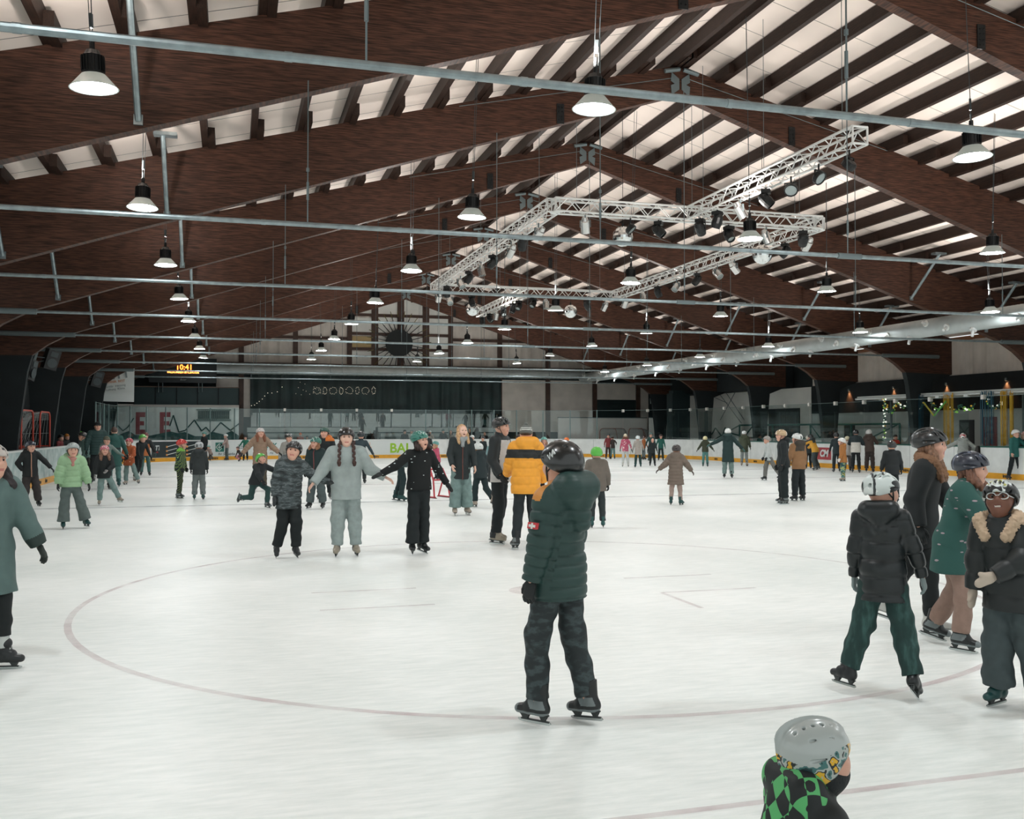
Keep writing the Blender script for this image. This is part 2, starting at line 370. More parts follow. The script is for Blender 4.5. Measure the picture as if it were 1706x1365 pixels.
for r_, (x, z, y0, dy) in enumerate(((-1.5, 5.5, 11.5, 6.0), (4.1, 5.5, 10.6, 6.05), (9.9, 5.5, 11.0, 6.0), (15.7, 5.5, 10.9, 6.0), (20.9, 5.07, 10.7, 5.95))):
    for k in range(-1, 8):
        y = y0 + dy*k
        t = thing('high_bay_lamp', 'bell shaped hall lamp in the %s row, %s from the camera' % (ROWN[r_], ORD[k+1]), 'lamp', (x, y, z), group='bell shaped lamps hanging from the roof')
        t.rotation_euler = (rnd.uniform(-.05, .05), rnd.uniform(-.05, .05), rnd.uniform(0, 3))
        for nm, me in zip(('reflector', 'lens', 'ballast_housing'), lm): link(bpy.data.objects.new(nm, me), t)
        mb = MB(); h = topz(x)-z
        mb.tube((.02, 0, .5), (.03, 0, h), .006, 5); mb.tube((-.03, 0, .5), (-.05, 0, h), .005, 5); mb.tube((.0, 0, .5), (0, 0, .62), .014, 6); mb.box((.0, 0, .75), (.045, .03, .16))
        mb.build('suspension_cable', mat('dark cable', '3c4345', .7), t, world=False)
        lo = bpy.data.objects.new('ceiling_fill', FILL_LIGHT); link(lo, t); lo.location = (.16, .12, .5); lo.rotation_euler = (PI, 0, 0)  # added upward fill above each lamp, brightens the ceiling
# ------------------------------------------------------------------ lighting truss
def truss(label, a, b_, wd=.29):
    a = Vector(a); b_ = Vector(b_); d = (b_-a).normalized(); sd = Vector((-d.y, d.x, 0)); Ln = (b_-a).length
    t = thing('lighting_truss', label, 'truss', a, group='hanging aluminium truss')
    cs = [sd*su*wd/2 + Vector((0, 0, sv*wd/2)) for su, sv in ((-1, -1), (1, -1), (1, 1), (-1, 1))]
    mb = MB()
    for c in cs: mb.tube(a+c, b_+c, .025, 8)
    for q in (0, Ln):
        p = a+d*q
        for k in range(4): mb.tube(p+cs[k], p+cs[(k+1) % 4], .02, 6)
    mb.build('chord_frame', ALU, t)
    mb = MB(); n = max(2, int(round(Ln/.27)))
    for k in range(4):
        for j in range(n):
            p = a+d*(Ln*j/n); q = a+d*(Ln*(j+1)/n); u, v = (cs[k], cs[(k+1) % 4]) if j % 2 else (cs[(k+1) % 4], cs[k])
            mb.tube(p+u, q+v, .011, 5)
    mb.build('lattice', ALU, t)
    for q in (.08, .5, .92):
        p = a+(b_-a)*q; mb = MB(); mb.tube(p+Vector((0, 0, wd/2)), (p.x, p.y, topz(p.x)), .006, 5); mb.build('hanging_wire', GREYM, t)
    return t
TZ = 6.7
XA, XB, XM, YN, YF = 6.85, 13.65, 10.2, 20.2, 33.3
truss('left long side of the hanging aluminium truss rectangle', (XA, YN, TZ), (XA, YF, TZ))
truss('right long side of the hanging aluminium truss rectangle', (XB, YN, TZ), (XB, YF, TZ))
truss('near short side of the hanging aluminium truss rectangle', (XA, YN, TZ), (XB, YN, TZ))
truss('far short side of the hanging aluminium truss rectangle', (XA, YF, TZ), (XB, YF, TZ))
truss('near end bar of the aluminium truss, reaching towards the camera', (XM, 13.9, TZ), (XM, YN-.16, TZ))
truss('far end bar of the aluminium truss, reaching towards the clock', (XM, YF+.16, TZ), (XM, 40.0, TZ))
# fixtures on the truss
CHROME = mat('chrome par can', 'd8d8d6', .22, .95); LENSG = mat('grey fixture lens', 'aab4b4', .15, .3)
def fixture(i, p, kind, yaw, tilt):
    nm = {'par': 'chrome', 'mov': 'black', 'led': 'black flat'}[kind]
    t = thing('stage_light', 'small %s stage light hanging from the %s' % (nm, p[3]), 'stage light', p[:3], yaw, group='stage lights on the truss')
    y = MB(); y.tube((0, 0, 0), (0, 0, -.12), .018, 6); y.box((0, 0, -.13), (.24, .03, .02))
    for s2 in (-1, 1): y.box((s2*.12, 0, -.2), (.012, .03, .15))
    y.build('yoke', GREYM if kind == 'par' else BLACKM, t, world=False)
    rot = Matrix.Rotation(tilt, 3, 'X'); c = (0, 0, -.25); m = MB()
    if kind == 'par': m.lathe([(0, .2), (.06, .2), (.085, .12), (.105, .1), (.105, -.16), (.098, -.16), (.098, .06), (0, .06)], c, 16, rot)
    elif kind == 'led': m.lathe([(0, .07), (.1, .06), (.13, .02), (.13, -.06), (.11, -.06), (.11, -.03), (0, -.03)], c, 16, rot)
    else: m.lathe([(0, .17), (.07, .16), (.11, .08), (.12, -.05), (.1, -.16), (.085, -.16), (.085, -.1), (0, -.1)], c, 14, rot); m.box((0, 0, -.08), (.2, .18, .08))
    m.build('can', CHROME if kind == 'par' else BLACKM, t, smooth=False, world=False)
    q = MB(); r0 = {'par': .097, 'led': .108, 'mov': .084}[kind]; zz = {'par': -.1, 'led': -.045, 'mov': -.12}[kind]
    q.add([rot @ Vector((r0*math.cos(k*PI/8), r0*math.sin(k*PI/8), zz)) + Vector(c) for k in range(16)], [tuple(range(16))]); q.build('front_lens', LENSG, t, world=False)
TB = TZ-.17
fx = []
for k, (x, y, kd) in enumerate([(XM, 14.2, 'led'), (XM, 15.1, 'led'), (XM, 16.0, 'led'), (XM, 16.9, 'mov'), (XM, 17.9, 'par'), (XM, 18.9, 'mov'), (XM, 19.7, 'mov')]): fx.append((x, y, TB, 'near end bar of the truss', kd))
for x, kd in ((7.6, 'par'), (8.7, 'led'), (9.4, 'mov'), (11.2, 'mov'), (12.2, 'par'), (13.2, 'mov')): fx.append((x, YN, TB, 'near short side of the truss', kd))
for y, kd in ((21.3, 'par'), (22.6, 'mov'), (23.6, 'par'), (25.4, 'mov'), (26.7, 'par'), (28.2, 'mov'), (29.3, 'par'), (31.3, 'mov'), (32.6, 'par')): fx.append((XA, y, TB, 'left long side of the truss', kd))
for y, kd in ((20.7, 'par'), (21.7, 'mov'), (24.3, 'par'), (25.3, 'par'), (26.6, 'mov'), (28.0, 'par'), (29.4, 'mov'), (30.6, 'par'), (32.2, 'par')): fx.append((XB, y, TB, 'right long side of the truss', kd))
for x, kd in ((7.4, 'par'), (8.2, 'mov'), (10.5, 'mov'), (11.0, 'par'), (12.6, 'mov'), (13.3, 'par')): fx.append((x, YF, TB, 'far short side of the truss', kd))
for y, kd in ((34.1, 'mov'), (34.9, 'mov'), (36.2, 'mov'), (37.3, 'par'), (38.3, 'mov'), (39.5, 'mov')): fx.append((XM, y, TB, 'far end bar of the truss', kd))
for i, (x, y, z, nm, kd) in enumerate(fx): fixture(i, (x, y, z, nm), kd, rnd.uniform(0, 6.28), rnd.uniform(.2, .9))
MIRR = mat('mirror ball facets', 'e8ecec', .12, 1.0)
for k, (x, y, z) in enumerate(((9.1, 21.6, 6.4), (12.75, 21.3, 6.1), (8.6, 34.8, 6.2), (12.2, 34.0, 6.15))):
    t = thing('mirror_ball', ('near left', 'near right', 'far left', 'far right')[k]+' silver mirror ball hanging by the truss', 'mirror ball', (x, y, z), group='mirror balls')
    m = MB(); m.lathe([(.25*math.sin(PI*j/14), .25*math.cos(PI*j/14)) for j in range(15)], n=26); m.build('ball', MIRR, t, world=False)
    m = MB(); m.tube((0, 0, .25), (0, 0, topz(x)-z), .007, 5); m.tube((0, 0, .25), (0, 0, .33), .03, 8); m.build('hanging_wire', BLACKM, t, world=False)
# ------------------------------------------------------------------ ventilation ducts
DUCT = mat('spiral duct steel', 'b4bbba', .58, .3, noise=(2, .08))
def duct(name, label, a, b_, r, step=.12, nozz=False):
    a = Vector(a); b_ = Vector(b_); Ln = (b_-a).length; d = (b_-a)/Ln; t = thing(name, label, 'ventilation duct', a)
    n = int(Ln/step); m = MB(); x = Vector((0, 0, 1)); y = d.cross(x); V = []; K = 20
    for j in range(2*n+1):
        rr = r if j % 2 == 0 else r-.012
        for k in range(K): V.append(a + d*(Ln*j/(2*n)) + x*rr*math.cos(2*PI*k/K) + y*rr*math.sin(2*PI*k/K))
    m.add(V, [(j*K+k, j*K+(k+1) % K, (j+1)*K+(k+1) % K, (j+1)*K+k) for j in range(2*n) for k in range(K)]); m.build('duct_pipe', DUCT, t, smooth=True)
    if nozz:
        q = 1.0; i = 0
        while q < Ln-1:
            p = a+d*q; ang = (R(-62), R(-20), R(20))[i % 3]; dr = Vector((-math.cos(ang), 0, math.sin(ang)))
            m = MB(); m.tube(p+dr*(r-.02), p+dr*(r+.04), .11, 12); m.tube(p+dr*(r+.03), p+dr*(r+.2)+Vector((0, -.05, -.04)), .045, 10); m.build('nozzle', ALU, t); q += .95; i += 1
    return t
duct('ventilation_duct', 'long silver spiral duct with nozzles along the right side', (21.8, 6, 5.02), (21.8, 58.4, 5.02), .3, .16, True)
duct('ventilation_duct', 'silver spiral duct running across the far wall', (-4.5, 59.3, 5.28), (22.2, 59.3, 5.28), .28, .3)
# ------------------------------------------------------------------ far wall
YW = 60.2
def fw(px, py, y=YW): return AT(px, py, 1, y)
def panel(name, m, px0, py0, px1, py1, y=YW, th=.06, parent=None, kind=None):
    a = fw(px0, py1, y); b_ = fw(px1, py0, y); pr = MB(); pr.bb((a.x, y, a.z), (b_.x, y+th, b_.z)); o = pr.build(name, m, parent)
    if kind: o['kind'] = kind
    return o
m = MB(); m.bb((-9, YW+.1, -.02), (28.4, YW+.4, 11.0)); o = m.build('wall_far', DARKER); o['kind'] = 'structure'
# corrugated cladding above
t = thing('corrugated_cladding', 'beige corrugated cladding of the far gable', 'cladding', (0, YW, 5.8), kind='structure')
m = MB(); x = -7.5; V = []; zb = 5.55
for j in range(220):
    xx = -7.8 + j*.165; ph = j % 4; yy = YW + (0, 0, .05, .05)[ph] - .02
    V += [(xx, yy, zb), (xx, yy, max(topz(xx)+.25, zb+.1))]
m.add(V, [(2*j, 2*j+2, 2*j+3, 2*j+1) for j in range(219)]); m.build('corrugated_sheet', BEIGE, t)
GC = [402, 492, 582, 624, 667, 709, 750, 832, 912, 990, 1062]
for i, px in enumerate(GC):
    a = fw(px, 600); m = MB(); wdt = .42 if 600 < px < 740 else .3
    m.bb((a.x-wdt/2, YW-.14, .0), (a.x+wdt/2, YW-.02, topz(a.x)+.1)); tag(m.build('gable_column', BROWNS), '%s brown steel column of the far gable from the left' % ORD[i], 'column', 'columns of the far gable', 'structure')
for (px0, px1, py) in ((582, 750, 485), (582, 750, 527), (582, 750, 558), (582, 750, 583), (300, 1080, 612), (300, 582, 561), (300, 582, 530), (750, 1080, 545), (750, 1000, 570)):
    a = fw(px0, py); b_ = fw(px1, py); m = MB(); z = (a.z+b_.z)/2; m.bb((a.x, YW-.1, z-.09), (b_.x, YW-.03, z+.09)); o = m.build('trim_girt', BROWNS); o['kind'] = 'structure'
n_ = 0
for (x0, x1) in ((584, 622), (627, 664), (670, 706), (712, 748)):
    for (y0, y1) in ((489, 525), (530, 556), (561, 581), (586, 610)):
        n_ += 1
        mt = OCHRE if (x0 == 584 and y0 == 561) else PALEP
        o = panel('window_%d' % n_, mt, x0, y0, x1, y1, YW-.06, .03); o['kind'] = 'structure'
# sun shaped clock
c = fw(665, 572, 59.75); t = thing('wall_ornament', 'large black disc with radiating black rays on the far gable', 'wall ornament', c)
m = MB(); rd = .86; m.lathe([(0, -.05), (rd, -.05), (rd, .05), (0, .05)], c, 32, Matrix.Rotation(PI/2, 3, 'X')); m.build('disc', mat('black metal disc', '121a1b', .6), t)
for k in range(28):
    a = 2*PI*k/28 + .05; dr = Vector((math.cos(a), 0, math.sin(a))); m = MB(); m.tube(c+dr*(rd-.05), c+dr*1.65, .025, 5); ry = m.build('ray', BLACKM, t)
    m = MB(); m.tube(c+dr*1.65, c+dr*2.05, .022, 5); g = m.build('ray_tip', mat('yellow black rope light', '6d6432', .5), ry, world=True)
# dark curtain with fairy lights
t = thing('curtain', 'wide dark teal curtain on the far wall under the duct', 'curtain', (fw(417, 690).x, YW-.3, 0))
m = MB(); a = fw(417, 690, YW-.3); b_ = fw(835, 629, YW-.3); V = []; n = 160
for j in range(n+1):
    x = a.x + (b_.x-a.x)*j/n; yy = YW-.3 + .05*math.sin(j*.9) + (.05 if j % 20 < 2 else 0); V += [(x, yy, a.z-.1), (x, yy, b_.z)]
m.add(V, [(2*j, 2*j+2, 2*j+3, 2*j+1) for j in range(n)]); m.build('curtain_cloth', CURT, t, smooth=True)
FAIRY = mat('fairy light glow', 'fff2d8', .5, emit=.9)
t = thing('string_lights', 'dotted string lights in a lettering shape on the dark curtain', 'string lights', fw(550, 652, 59.7))
cu_ = text('tmp', 'Knigtvtc', 1, (0, 0, 0), (0, 0, 0), FAIRY)
dots = [(500, 637), (497, 646), (493, 656), (508, 640), (505, 650), (502, 658), (510, 652), (516, 657), (522, 655), (523, 645), (526, 648), (531, 650), (534, 655), (538, 656)]
rr = random.Random(3)
for base in range(8):
    cx = 528+base*13.5
    for k in range(15):
        an = k*2*PI/15; dots.append((cx+6*math.cos(an)*(.5 if base % 2 else 1), 651+5.5*math.sin(an)+rr.uniform(-1, 1)))
bpy.data.objects.remove(cu_)
m = MB()
for (px, py) in dots:
    p = fw(px, py, 59.72); m.box(p, (.022, .02, .022))
m.build('light_dots', FAIRY, t)
m = MB()
for (px, py) in ((470, 645), (462, 653), (453, 655), (446, 655), (441, 660), (437, 665), (432, 669), (428, 672), (424, 675), (419, 676)):
    p = fw(px, py, 59.72); m.box(p, (.05, .02, .03))
m.build('light_trail', FAIRY, t)
# tilted dark window band that mirrors the ice
t = thing('window_band', 'dark window band behind the bleachers mirroring the ice', 'window', (fw(420, 712).x, 59.6, 0))
MIR = mat('dark reflective window glass', '141c1d', .03, 0, spec=1.0); N, L, b = nodes_of(MIR); b.inputs['Roughness'].default_value = 0.0; b.inputs['IOR'].default_value = 2.0; b.inputs['Specular IOR Level'].default_value = 1.0
a = fw(418, 713, 59.6); b_ = fw(836, 690, 59.6); zt = b_.z; zb = a.z-.35; m = MB(); m.add([(a.x, 59.6+.06, zb), (b_.x, 59.6+.06, zb), (b_.x, 59.6, zt), (a.x, 59.6, zt)], [(0, 1, 2, 3)]); m.build('glazing', MIR, t)
m = MB()
for px in (484, 568, 652, 736, 820): p = fw(px, 700, 59.58); m.bb((p.x-.02, 59.5, zb), (p.x+.02, 59.56, zt))
m.build('mullion', GREYM, t)
# bleachers
BL = mat('pale bleacher bench', 'a4aba8', .7, noise=(2, .1))
for j, (x0, x1) in enumerate(((412, 600), (632, 832))):
    a = fw(x0, 720, 58.6); b_ = fw(x1, 720, 58.6)
    t = thing('bleacher', ('left', 'right')[j]+' stepped pale bleacher behind the far boards', 'bleacher', (a.x, 58.4, 0))
    m = MB(); m.bb((a.x, 58.35, 0), (b_.x, 58.7, 1.15)); m.bb((a.x, 58.7, 0), (b_.x, 59.1, 1.5)); m.bb((a.x, 59.1, 0), (b_.x, 59.5, 1.82)); m.build('steps', BL, t)
    m = MB(); m.bb((a.x, 58.45, 1.15), (b_.x, 58.72, 1.2)); m.bb((a.x, 58.85, 1.5), (b_.x, 59.12, 1.55)); m.build('seat_edge', mat('dark seat edge', '4b5654', .6), t)
    m = MB(); m.tube((a.x, 58.3, 1.5), (b_.x, 58.3, 1.5), .025, 6); m.tube((a.x, 58.3, 1.25), (b_.x, 58.3, 1.25), .015, 6)
    for q in np.linspace(a.x, b_.x, 4): m.tube((q, 58.3, 0), (q, 58.3, 1.5), .025, 6)
    m.build('handrail', mat('dark handrail', '2f4546', .5), t)
# right part of the lower far wall
for j, (x0, y0, x1, y1, mt) in enumerate(((836, 634, 911, 720, BEIGE), (915, 635, 988, 720, BEIGE), (993, 639, 1061, 666, BEIGE), (1067, 640, 1080, 720, BEIGE), (403, 629, 417, 695, BEIGE), (360, 628, 400, 648, BEIGE), (1100, 662, 1116, 672, BEIGE), (1146, 660, 1153, 671, BEIGE))):
    o = panel('wall_far_panel', mt, x0, y0, x1, y1, YW-.02, .08); o['kind'] = 'structure'
t = thing('roller_shutter', 'dark roller shutter in the far wall', 'shutter', fw(1027, 697)); 
m = MB(); a = fw(993, 715); b_ = fw(1061, 668)
for z in np.arange(a.z, b_.z, .12): m.bb((a.x, YW-.06, z), (b_.x, YW, z+.1))
m.build('slats', CURT, t)
# machinery right of the shutter
t = thing('air_handling_unit', 'dark air handling box with silver pipe under the far duct', 'machine', fw(1125, 700, 53))
a = fw(1118, 700, 53); b_ = fw(1147, 656, 53); m = MB(); m.bb((a.x, 52.8, a.z-1.6), (b_.x, 53.6, b_.z)); m.bb((a.x+.1, 52.9, b_.z), (b_.x-.3, 53.5, b_.z+.18)); m.build('casing', mat('dark machine casing', '233133', .5, .3), t)
p = fw(1088, 673, 58.9); m = MB(); m.lathe([(.2, 0), (.21, .3), (.2, .6), (.21, .9), (.2, 1.2), (.21, 1.5), (.2, 1.75)], (p.x, 58.9, p.z), 14); m.build('silver_pipe', DUCT, t)
# white partition walls behind the far right glass
for j, (x0, x1) in enumerate(((930, 1078), (1082, 1136))):
    yp = (59.3, 56.4)[j]; a = fw(x0, 735, yp); b_ = fw(x1, 697, yp); t = thing('partition_wall', ('wide', 'narrow')[j]+' white partition wall behind the far right glass', 'partition', (a.x, yp, 0))
    m = MB(); m.bb((a.x, yp, 0), (b_.x, yp+.1, b_.z)); m.build('panel', mat('warm white partition', 'ece5df', .6, noise=(1, .05)), t)
    m = MB(); m.bb((a.x, yp-.03, b_.z), (b_.x, yp+.12, b_.z+.05)); m.build('top_cap', GREYM, t)
# ------------------------------------------------------------------ left far corner: mural wall, balcony, scoreboard, banner
t = thing('mural_wall', 'white wall with red block letters and a zigzag mountain line painted on it', 'mural wall', (fw(200, 735, 59).x, 59, 0))
WM = mat('white painted masonry', 'dfe6e3', .7, noise=(1.5, .06)); a = fw(168, 735, 59); b_ = fw(398, 676, 59)
m = MB(); m.bb((a.x, 59, 0), (b_.x, 59.2, b_.z)); m.build('wall_panel', WM, t)
m = MB(); m.bb((a.x, 58.92, b_.z-.1), (b_.x, 59.2, b_.z+.05)); m.build('cornice', mat('pale stone cornice', 'c9c3bd', .7), t)
MRED = mat('faded red mural paint', 'a35258', .7); MTEAL = mat('dark teal mural paint', '2f5a58', .7)
def mural_quad(mb, px0, py0, px1, py1, y=58.985):
    a = fw(px0, py1, y); b_ = fw(px1, py0, y); mb.bb((a.x, y, a.z), (b_.x, y+.01, b_.z))
m = MB()
mural_quad(m, 226, 687, 233, 724); mural_quad(m, 233, 687, 242, 695); mural_quad(m, 233, 702, 240, 709); mural_quad(m, 233, 716, 242, 724)
mural_quad(m, 266, 687, 273, 724); mural_quad(m, 273, 687, 284, 695); mural_quad(m, 273, 702, 282, 709); mural_quad(m, 273, 716, 284, 724)
m.build('letters', MRED, t)
zz = [(196, 709), (205, 718), (213, 712), (223, 697), (283, 710), (289, 692), (298, 720), (309, 717), (324, 700), (336, 718), (343, 712), (352, 722), (368, 704), (384, 717), (398, 706)]
m = MB(); pts = [fw(px, py, 58.96) for px, py in zz]
for p, q in list(zip(pts[:3], pts[1:4])) + list(zip(pts[4:-1], pts[5:])): m.tube(p, q, .035, 5)
m.build('zigzag_line', MTEAL, t)
hill = [(200, 733), (200, 724), (215, 718), (225, 725), (250, 726), (284, 719), (296, 722), (308, 720), (325, 727), (340, 727), (356, 720), (372, 724), (386, 718), (398, 726), (398, 733)]
m = MB(); m.prism([fw(px, py, 58.97) for px, py in hill], (0, 0, 0), (0, .02, 0)); m.build('hill_silhouette', MTEAL, t)
t2 = thing('barred_window', 'barred window in the white mural wall', 'window', fw(358, 692, 58.95))
m = MB(); a = fw(330, 698, 58.97); b_ = fw(382, 685, 58.97); m.bb((a.x, 58.96, a.z), (b_.x, 58.99, b_.z)); m.build('pane', mat('dark window pane', '3f5553', .2), t2)
m = MB()
for q in np.linspace(a.x, b_.x, 18): m.bb((q-.012, 58.9, a.z-.05), (q+.012, 58.93, b_.z+.05))
m.bb((a.x-.1, 58.9, b_.z+.04), (b_.x+.1, 58.94, b_.z+.1)); m.bb((a.x-.1, 58.9, a.z-.1), (b_.x+.1, 58.94, a.z-.04)); m.build('bars', mat('grey green bars', '6f8480', .5), t2)
t = thing('balcony', 'dark panelled balcony front above the white mural wall', 'balcony', fw(310, 672, 58.9))
a = fw(223, 674, 58.9); b_ = fw(398, 647, 58.9); m = MB(); m.bb((a.x, 58.9, a.z), (b_.x, 59.2, b_.z)); m.build('front_panel', mat('dark green balcony panel', '22383a', .6, noise=(1, .1)), t)
m = MB(); m.bb((a.x, 58.84, b_.z), (b_.x, 59.24, b_.z+.06)); m.build('top_rail', mat('brown rail', '6a5548', .5), t)
m = MB()
for q in np.linspace(a.x, b_.x, 6): m.bb((q-.03, 58.86, a.z), (q+.03, 58.9, b_.z))
m.build('post', DARK, t)
t = thing('scoreboard', 'dark scoreboard with glowing orange clock digits on the far wall', 'scoreboard', fw(305, 620, 58.6))
a = fw(248, 637, 58.6); b_ = fw(361, 598, 58.6); m = MB(); m.bb((a.x, 58.6, a.z), (b_.x, 58.8, b_.z)); m.build('panel', mat('scoreboard black', '151d1f', .5), t)
GLO = mat('orange led digits', 'ff7a30', .5, emit=5.0); GLO2 = mat('amber led text', 'ff9a4a', .5, emit=5.0); GW = mat('grey lettering', '9aa19e', .5)
p = fw(307, 616, 58.57); text('clock_digits', '10:41', .42, p, (PI/2, 0, 0), GLO, t, .01, bold=.008)
p = fw(305, 622, 58.57); text('led_text', 'WILLKOMMEN IM ICEHOUSE', .19, p, (PI/2, 0, 0), GLO2, t, .01, sx=.72, bold=.004)
p = fw(305, 634, 58.57); text('maker_lettering', 'Bauer', .14, p, (PI/2, 0, 0), GW, t, .005, shear=.3)
m = MB()
for px in (264, 271, 331, 337): p = fw(px, 645, 58.7); m.tube((p.x, 58.7, p.z-.3), (p.x, 58.7, a.z+.02), .03, 6)
m.build('support_leg', GREYM, t)
# banner with lettering, tilted speaker in front
yb = 52.0
t = thing('advertising_banner', 'large pale banner with grey MITT lettering hanging at the far left', 'banner', fw(180, 640, yb))
m = MB(); m.prism([fw(px, py, yb) for px, py in ((138, 666), (143, 634), (144, 624), (156, 610), (171, 607), (224, 609), (223, 670), (180, 669))], (0, 0, 0), (0, .05, 0)); m.build('banner_sheet', mat('pale banner fabric', 'e6ebe8', .6), t)
BG = mat('banner grey lettering', '8d9796', .6); BO = mat('banner orange lettering', 'dd8a4c', .6)
rt = (PI/2, R(-8), 0)
text('lettering', 'MITT', .58, fw(194, 631, yb-.04), rt, BG, t, .005, bold=.015)
text('lettering', 'TECHNIK BEST', .16, fw(190, 638, yb-.04), rt, BO, t, .005)
text('lettering', 'Sanitär  Heizung\nLüftung  Klima', .15, fw(192, 645, yb-.04), rt, BG, t, .005)
m = MB(); p = fw(193.5, 619, yb-.02); m.box(p, (.1, .02, .16)); m.build('orange_mark', BO, t)
m = MB(); m.tube(fw(160, 610, yb), fw(160, 560, yb), .01, 5); m.tube(fw(218, 609, yb), fw(218, 560, yb), .01, 5); m.build('hanging_wire', GREYM, t)
m = MB(); m.path([fw(px, py, yb-.02) for px, py in ((179, 623), (184, 616), (190, 612), (197, 611), (204, 613), (209, 616))], .012, 5); m.build('arch_line', BG, t)
def speaker(label, loc, rot, s=1.0):
    t = thing('loudspeaker', label, 'loudspeaker', loc, group='black loudspeakers')
    t.rotation_euler = rot
    m = MB(); m.prism([(-.22*s, 0, -.36*s), (.22*s, 0, -.36*s), (.22*s, 0, .36*s), (-.22*s, 0, .36*s)], (0, 0, 0), (0, .4*s, 0)); m.build('cabinet', BLACKM, t, world=False)
    m = MB(); m.lathe([(0, 0), (.16*s, .01), (.17*s, .03), (.0, .03)], (0, -.005, -.12*s), 16, Matrix.Rotation(PI/2, 3, 'X')); m.box((0, -.01, .2*s), (.26*s, .02, .18*s)); m.build('driver', mat('dark grey speaker driver', '3a4446', .5), t, world=False)
    m = MB(); m.box((-.5*s, .3, -.2*s), (.08, .1, .6*s)); m.tube((-.5*s, .3, -.05*s), (-.2*s, .2, 0), .02, 6); m.tube((-.5*s, .3, -.3*s), (-.2*s, .2, -.1), .02, 6); m.build('wall_bracket', GREYM, t, world=False)
speaker('black tilted loudspeaker in front of the pale banner', AT(163, 632, 1, 47), (R(8), R(14), R(20)), 1.0)
speaker('black loudspeaker hanging on the dark left wall', AT(88, 600, 1, 36), (R(8), R(14), R(30)), .95)
speaker('black loudspeaker seen edge-on on the dark left wall', AT(56, 617, 1, 33), (R(8), R(10), R(75)), .9)
# left walls
m = MB(); m.bb((-8.4, 26, -.02), (-8.2, 60.2, 5.7)); o = m.build('wall_left', DARK); o['kind'] = 'structure'
m = MB(); m.bb((-8.15, 44.9, 0), (-6.9, 47, 2.95)); o = m.build('booth', mat('dark grey booth panel', '3a4a4d', .6)); tag(o, 'dark grey booth beside the far left end of the boards', 'booth')
t = thing('side_wall', 'pale wall with a yellow edge strip left of the mural', 'wall', (-5.6, 50, 0), kind='structure')
a = AT(137, 700, 1, 51.5); b_ = AT(168, 668, 1, 51.5); m = MB(); m.bb((a.x, 51.5, 0), (b_.x, 51.6, b_.z)); m.build('panel', mat('pale side wall', 'b9bfbd', .7), t)
m = MB(); c_ = AT(155, 700, 1, 51.4); m.bb((c_.x-.05, 51.42, 0), (c_.x+.05, 51.5, b_.z)); m.build('edge_strip', mat('ochre strip', 'b07a33', .6), t)
# ledge and goals on the left
m = MB(); m.bb((-8.1, 32.2, 0), (-6.0, 37.8, 1.08)); tag(m.build('storage_ledge', mat('dark wooden ledge', '2c2520', .7)), 'dark storage ledge along the left boards carrying two goals', 'ledge')
GRED = mat('red goal tube', 'b8402f', .35); NET = mat('grey goal net cord', 'b4b8b6', .8)
def goal(label, x, y, z, rz, full=True, s=1.0, cmat=None):
    cmat = cmat or GRED
    t = thing('hockey_goal', label, 'goal', (x, y, z), rz, group='red hockey goals')
    m = MB(); W2, H = .915*s, 1.22*s; pts = [(0, -W2, 0), (0, -W2, H-.25)]
    for k in range(1, 6): a = k*PI/10; pts.append((0, -W2+.25-.25*math.cos(a), H-.25+.25*math.sin(a)))
    pts += [(0, -p[1], p[2]) for p in reversed(pts[:])]
    m.path(pts, .03, 8); m.build('goal_frame', cmat, t, world=False)
    m = MB(); m.path([(0, -W2, .03), (-.6, -W2*.95, .03), (-1.0, -W2*.6, .03), (-1.05, 0, .03), (-1.0, W2*.6, .03), (-.6, W2*.95, .03), (0, W2, .03)], .022, 6); m.path([(0, 0, H), (-.45, 0, H-.02), (-.6, 0, H*.8), (-1.05, 0, .03)], .02, 6); m.build('base_frame', cmat, t, world=False)
    m = MB(); n, k2 = 26, 14
    def P(u, v):   # u along the mouth outline, v from mouth to the back
        i = u*(len(pts)-1); j = min(int(i), len(pts)-2); f = i-j; a = Vector(pts[j]).lerp(Vector(pts[j+1]), f)
        h = a.z/H; depth = .5 + (1-h)*.55; return Vector((-v*depth, a.y*(1-.35*v*v), a.z*(1-.05*v)))
    for j in range(n+1): m.path([P(j/n, v/6) for v in range(7)], .006, 3)
    for j in range(1, 9): m.path([P(u/30, j/8) for u in range(31)], .006, 3)
    for j in range(-9, 10):
        y_ = j*.09*s*.65; m.path([(-.5-.0, y_, H*.93), (-.75, y_, H*.5), (-1.03, y_, .05)], .006, 3)
    for j in range(12): 
        z_ = j*.1*s; m.path([(-1.05+.5*(z_/H), yy, z_) for yy in (-.58, 0, .58)], .006, 3)
    m.build('net', NET, t, world=False)
goal('nearer red framed hockey goal stored on the left ledge', -6.25, 33.6, 1.09, 0)
goal('farther red framed hockey goal stored on the left ledge', -6.25, 36.6, 1.09, 0)
FADED = mat('faded red goal tube', 'a9705f', .5)
p = fw(1021, 735, 58.7); goal('faded goal frame standing behind the far boards, left of its pair', p.x, 58.7, .55, PI/2, s=1.0, cmat=FADED)
p = fw(1060, 735, 58.6); goal('faded goal frame standing behind the far boards, right of its pair', p.x, 58.6, .55, PI/2+.6, s=1.0, cmat=FADED)
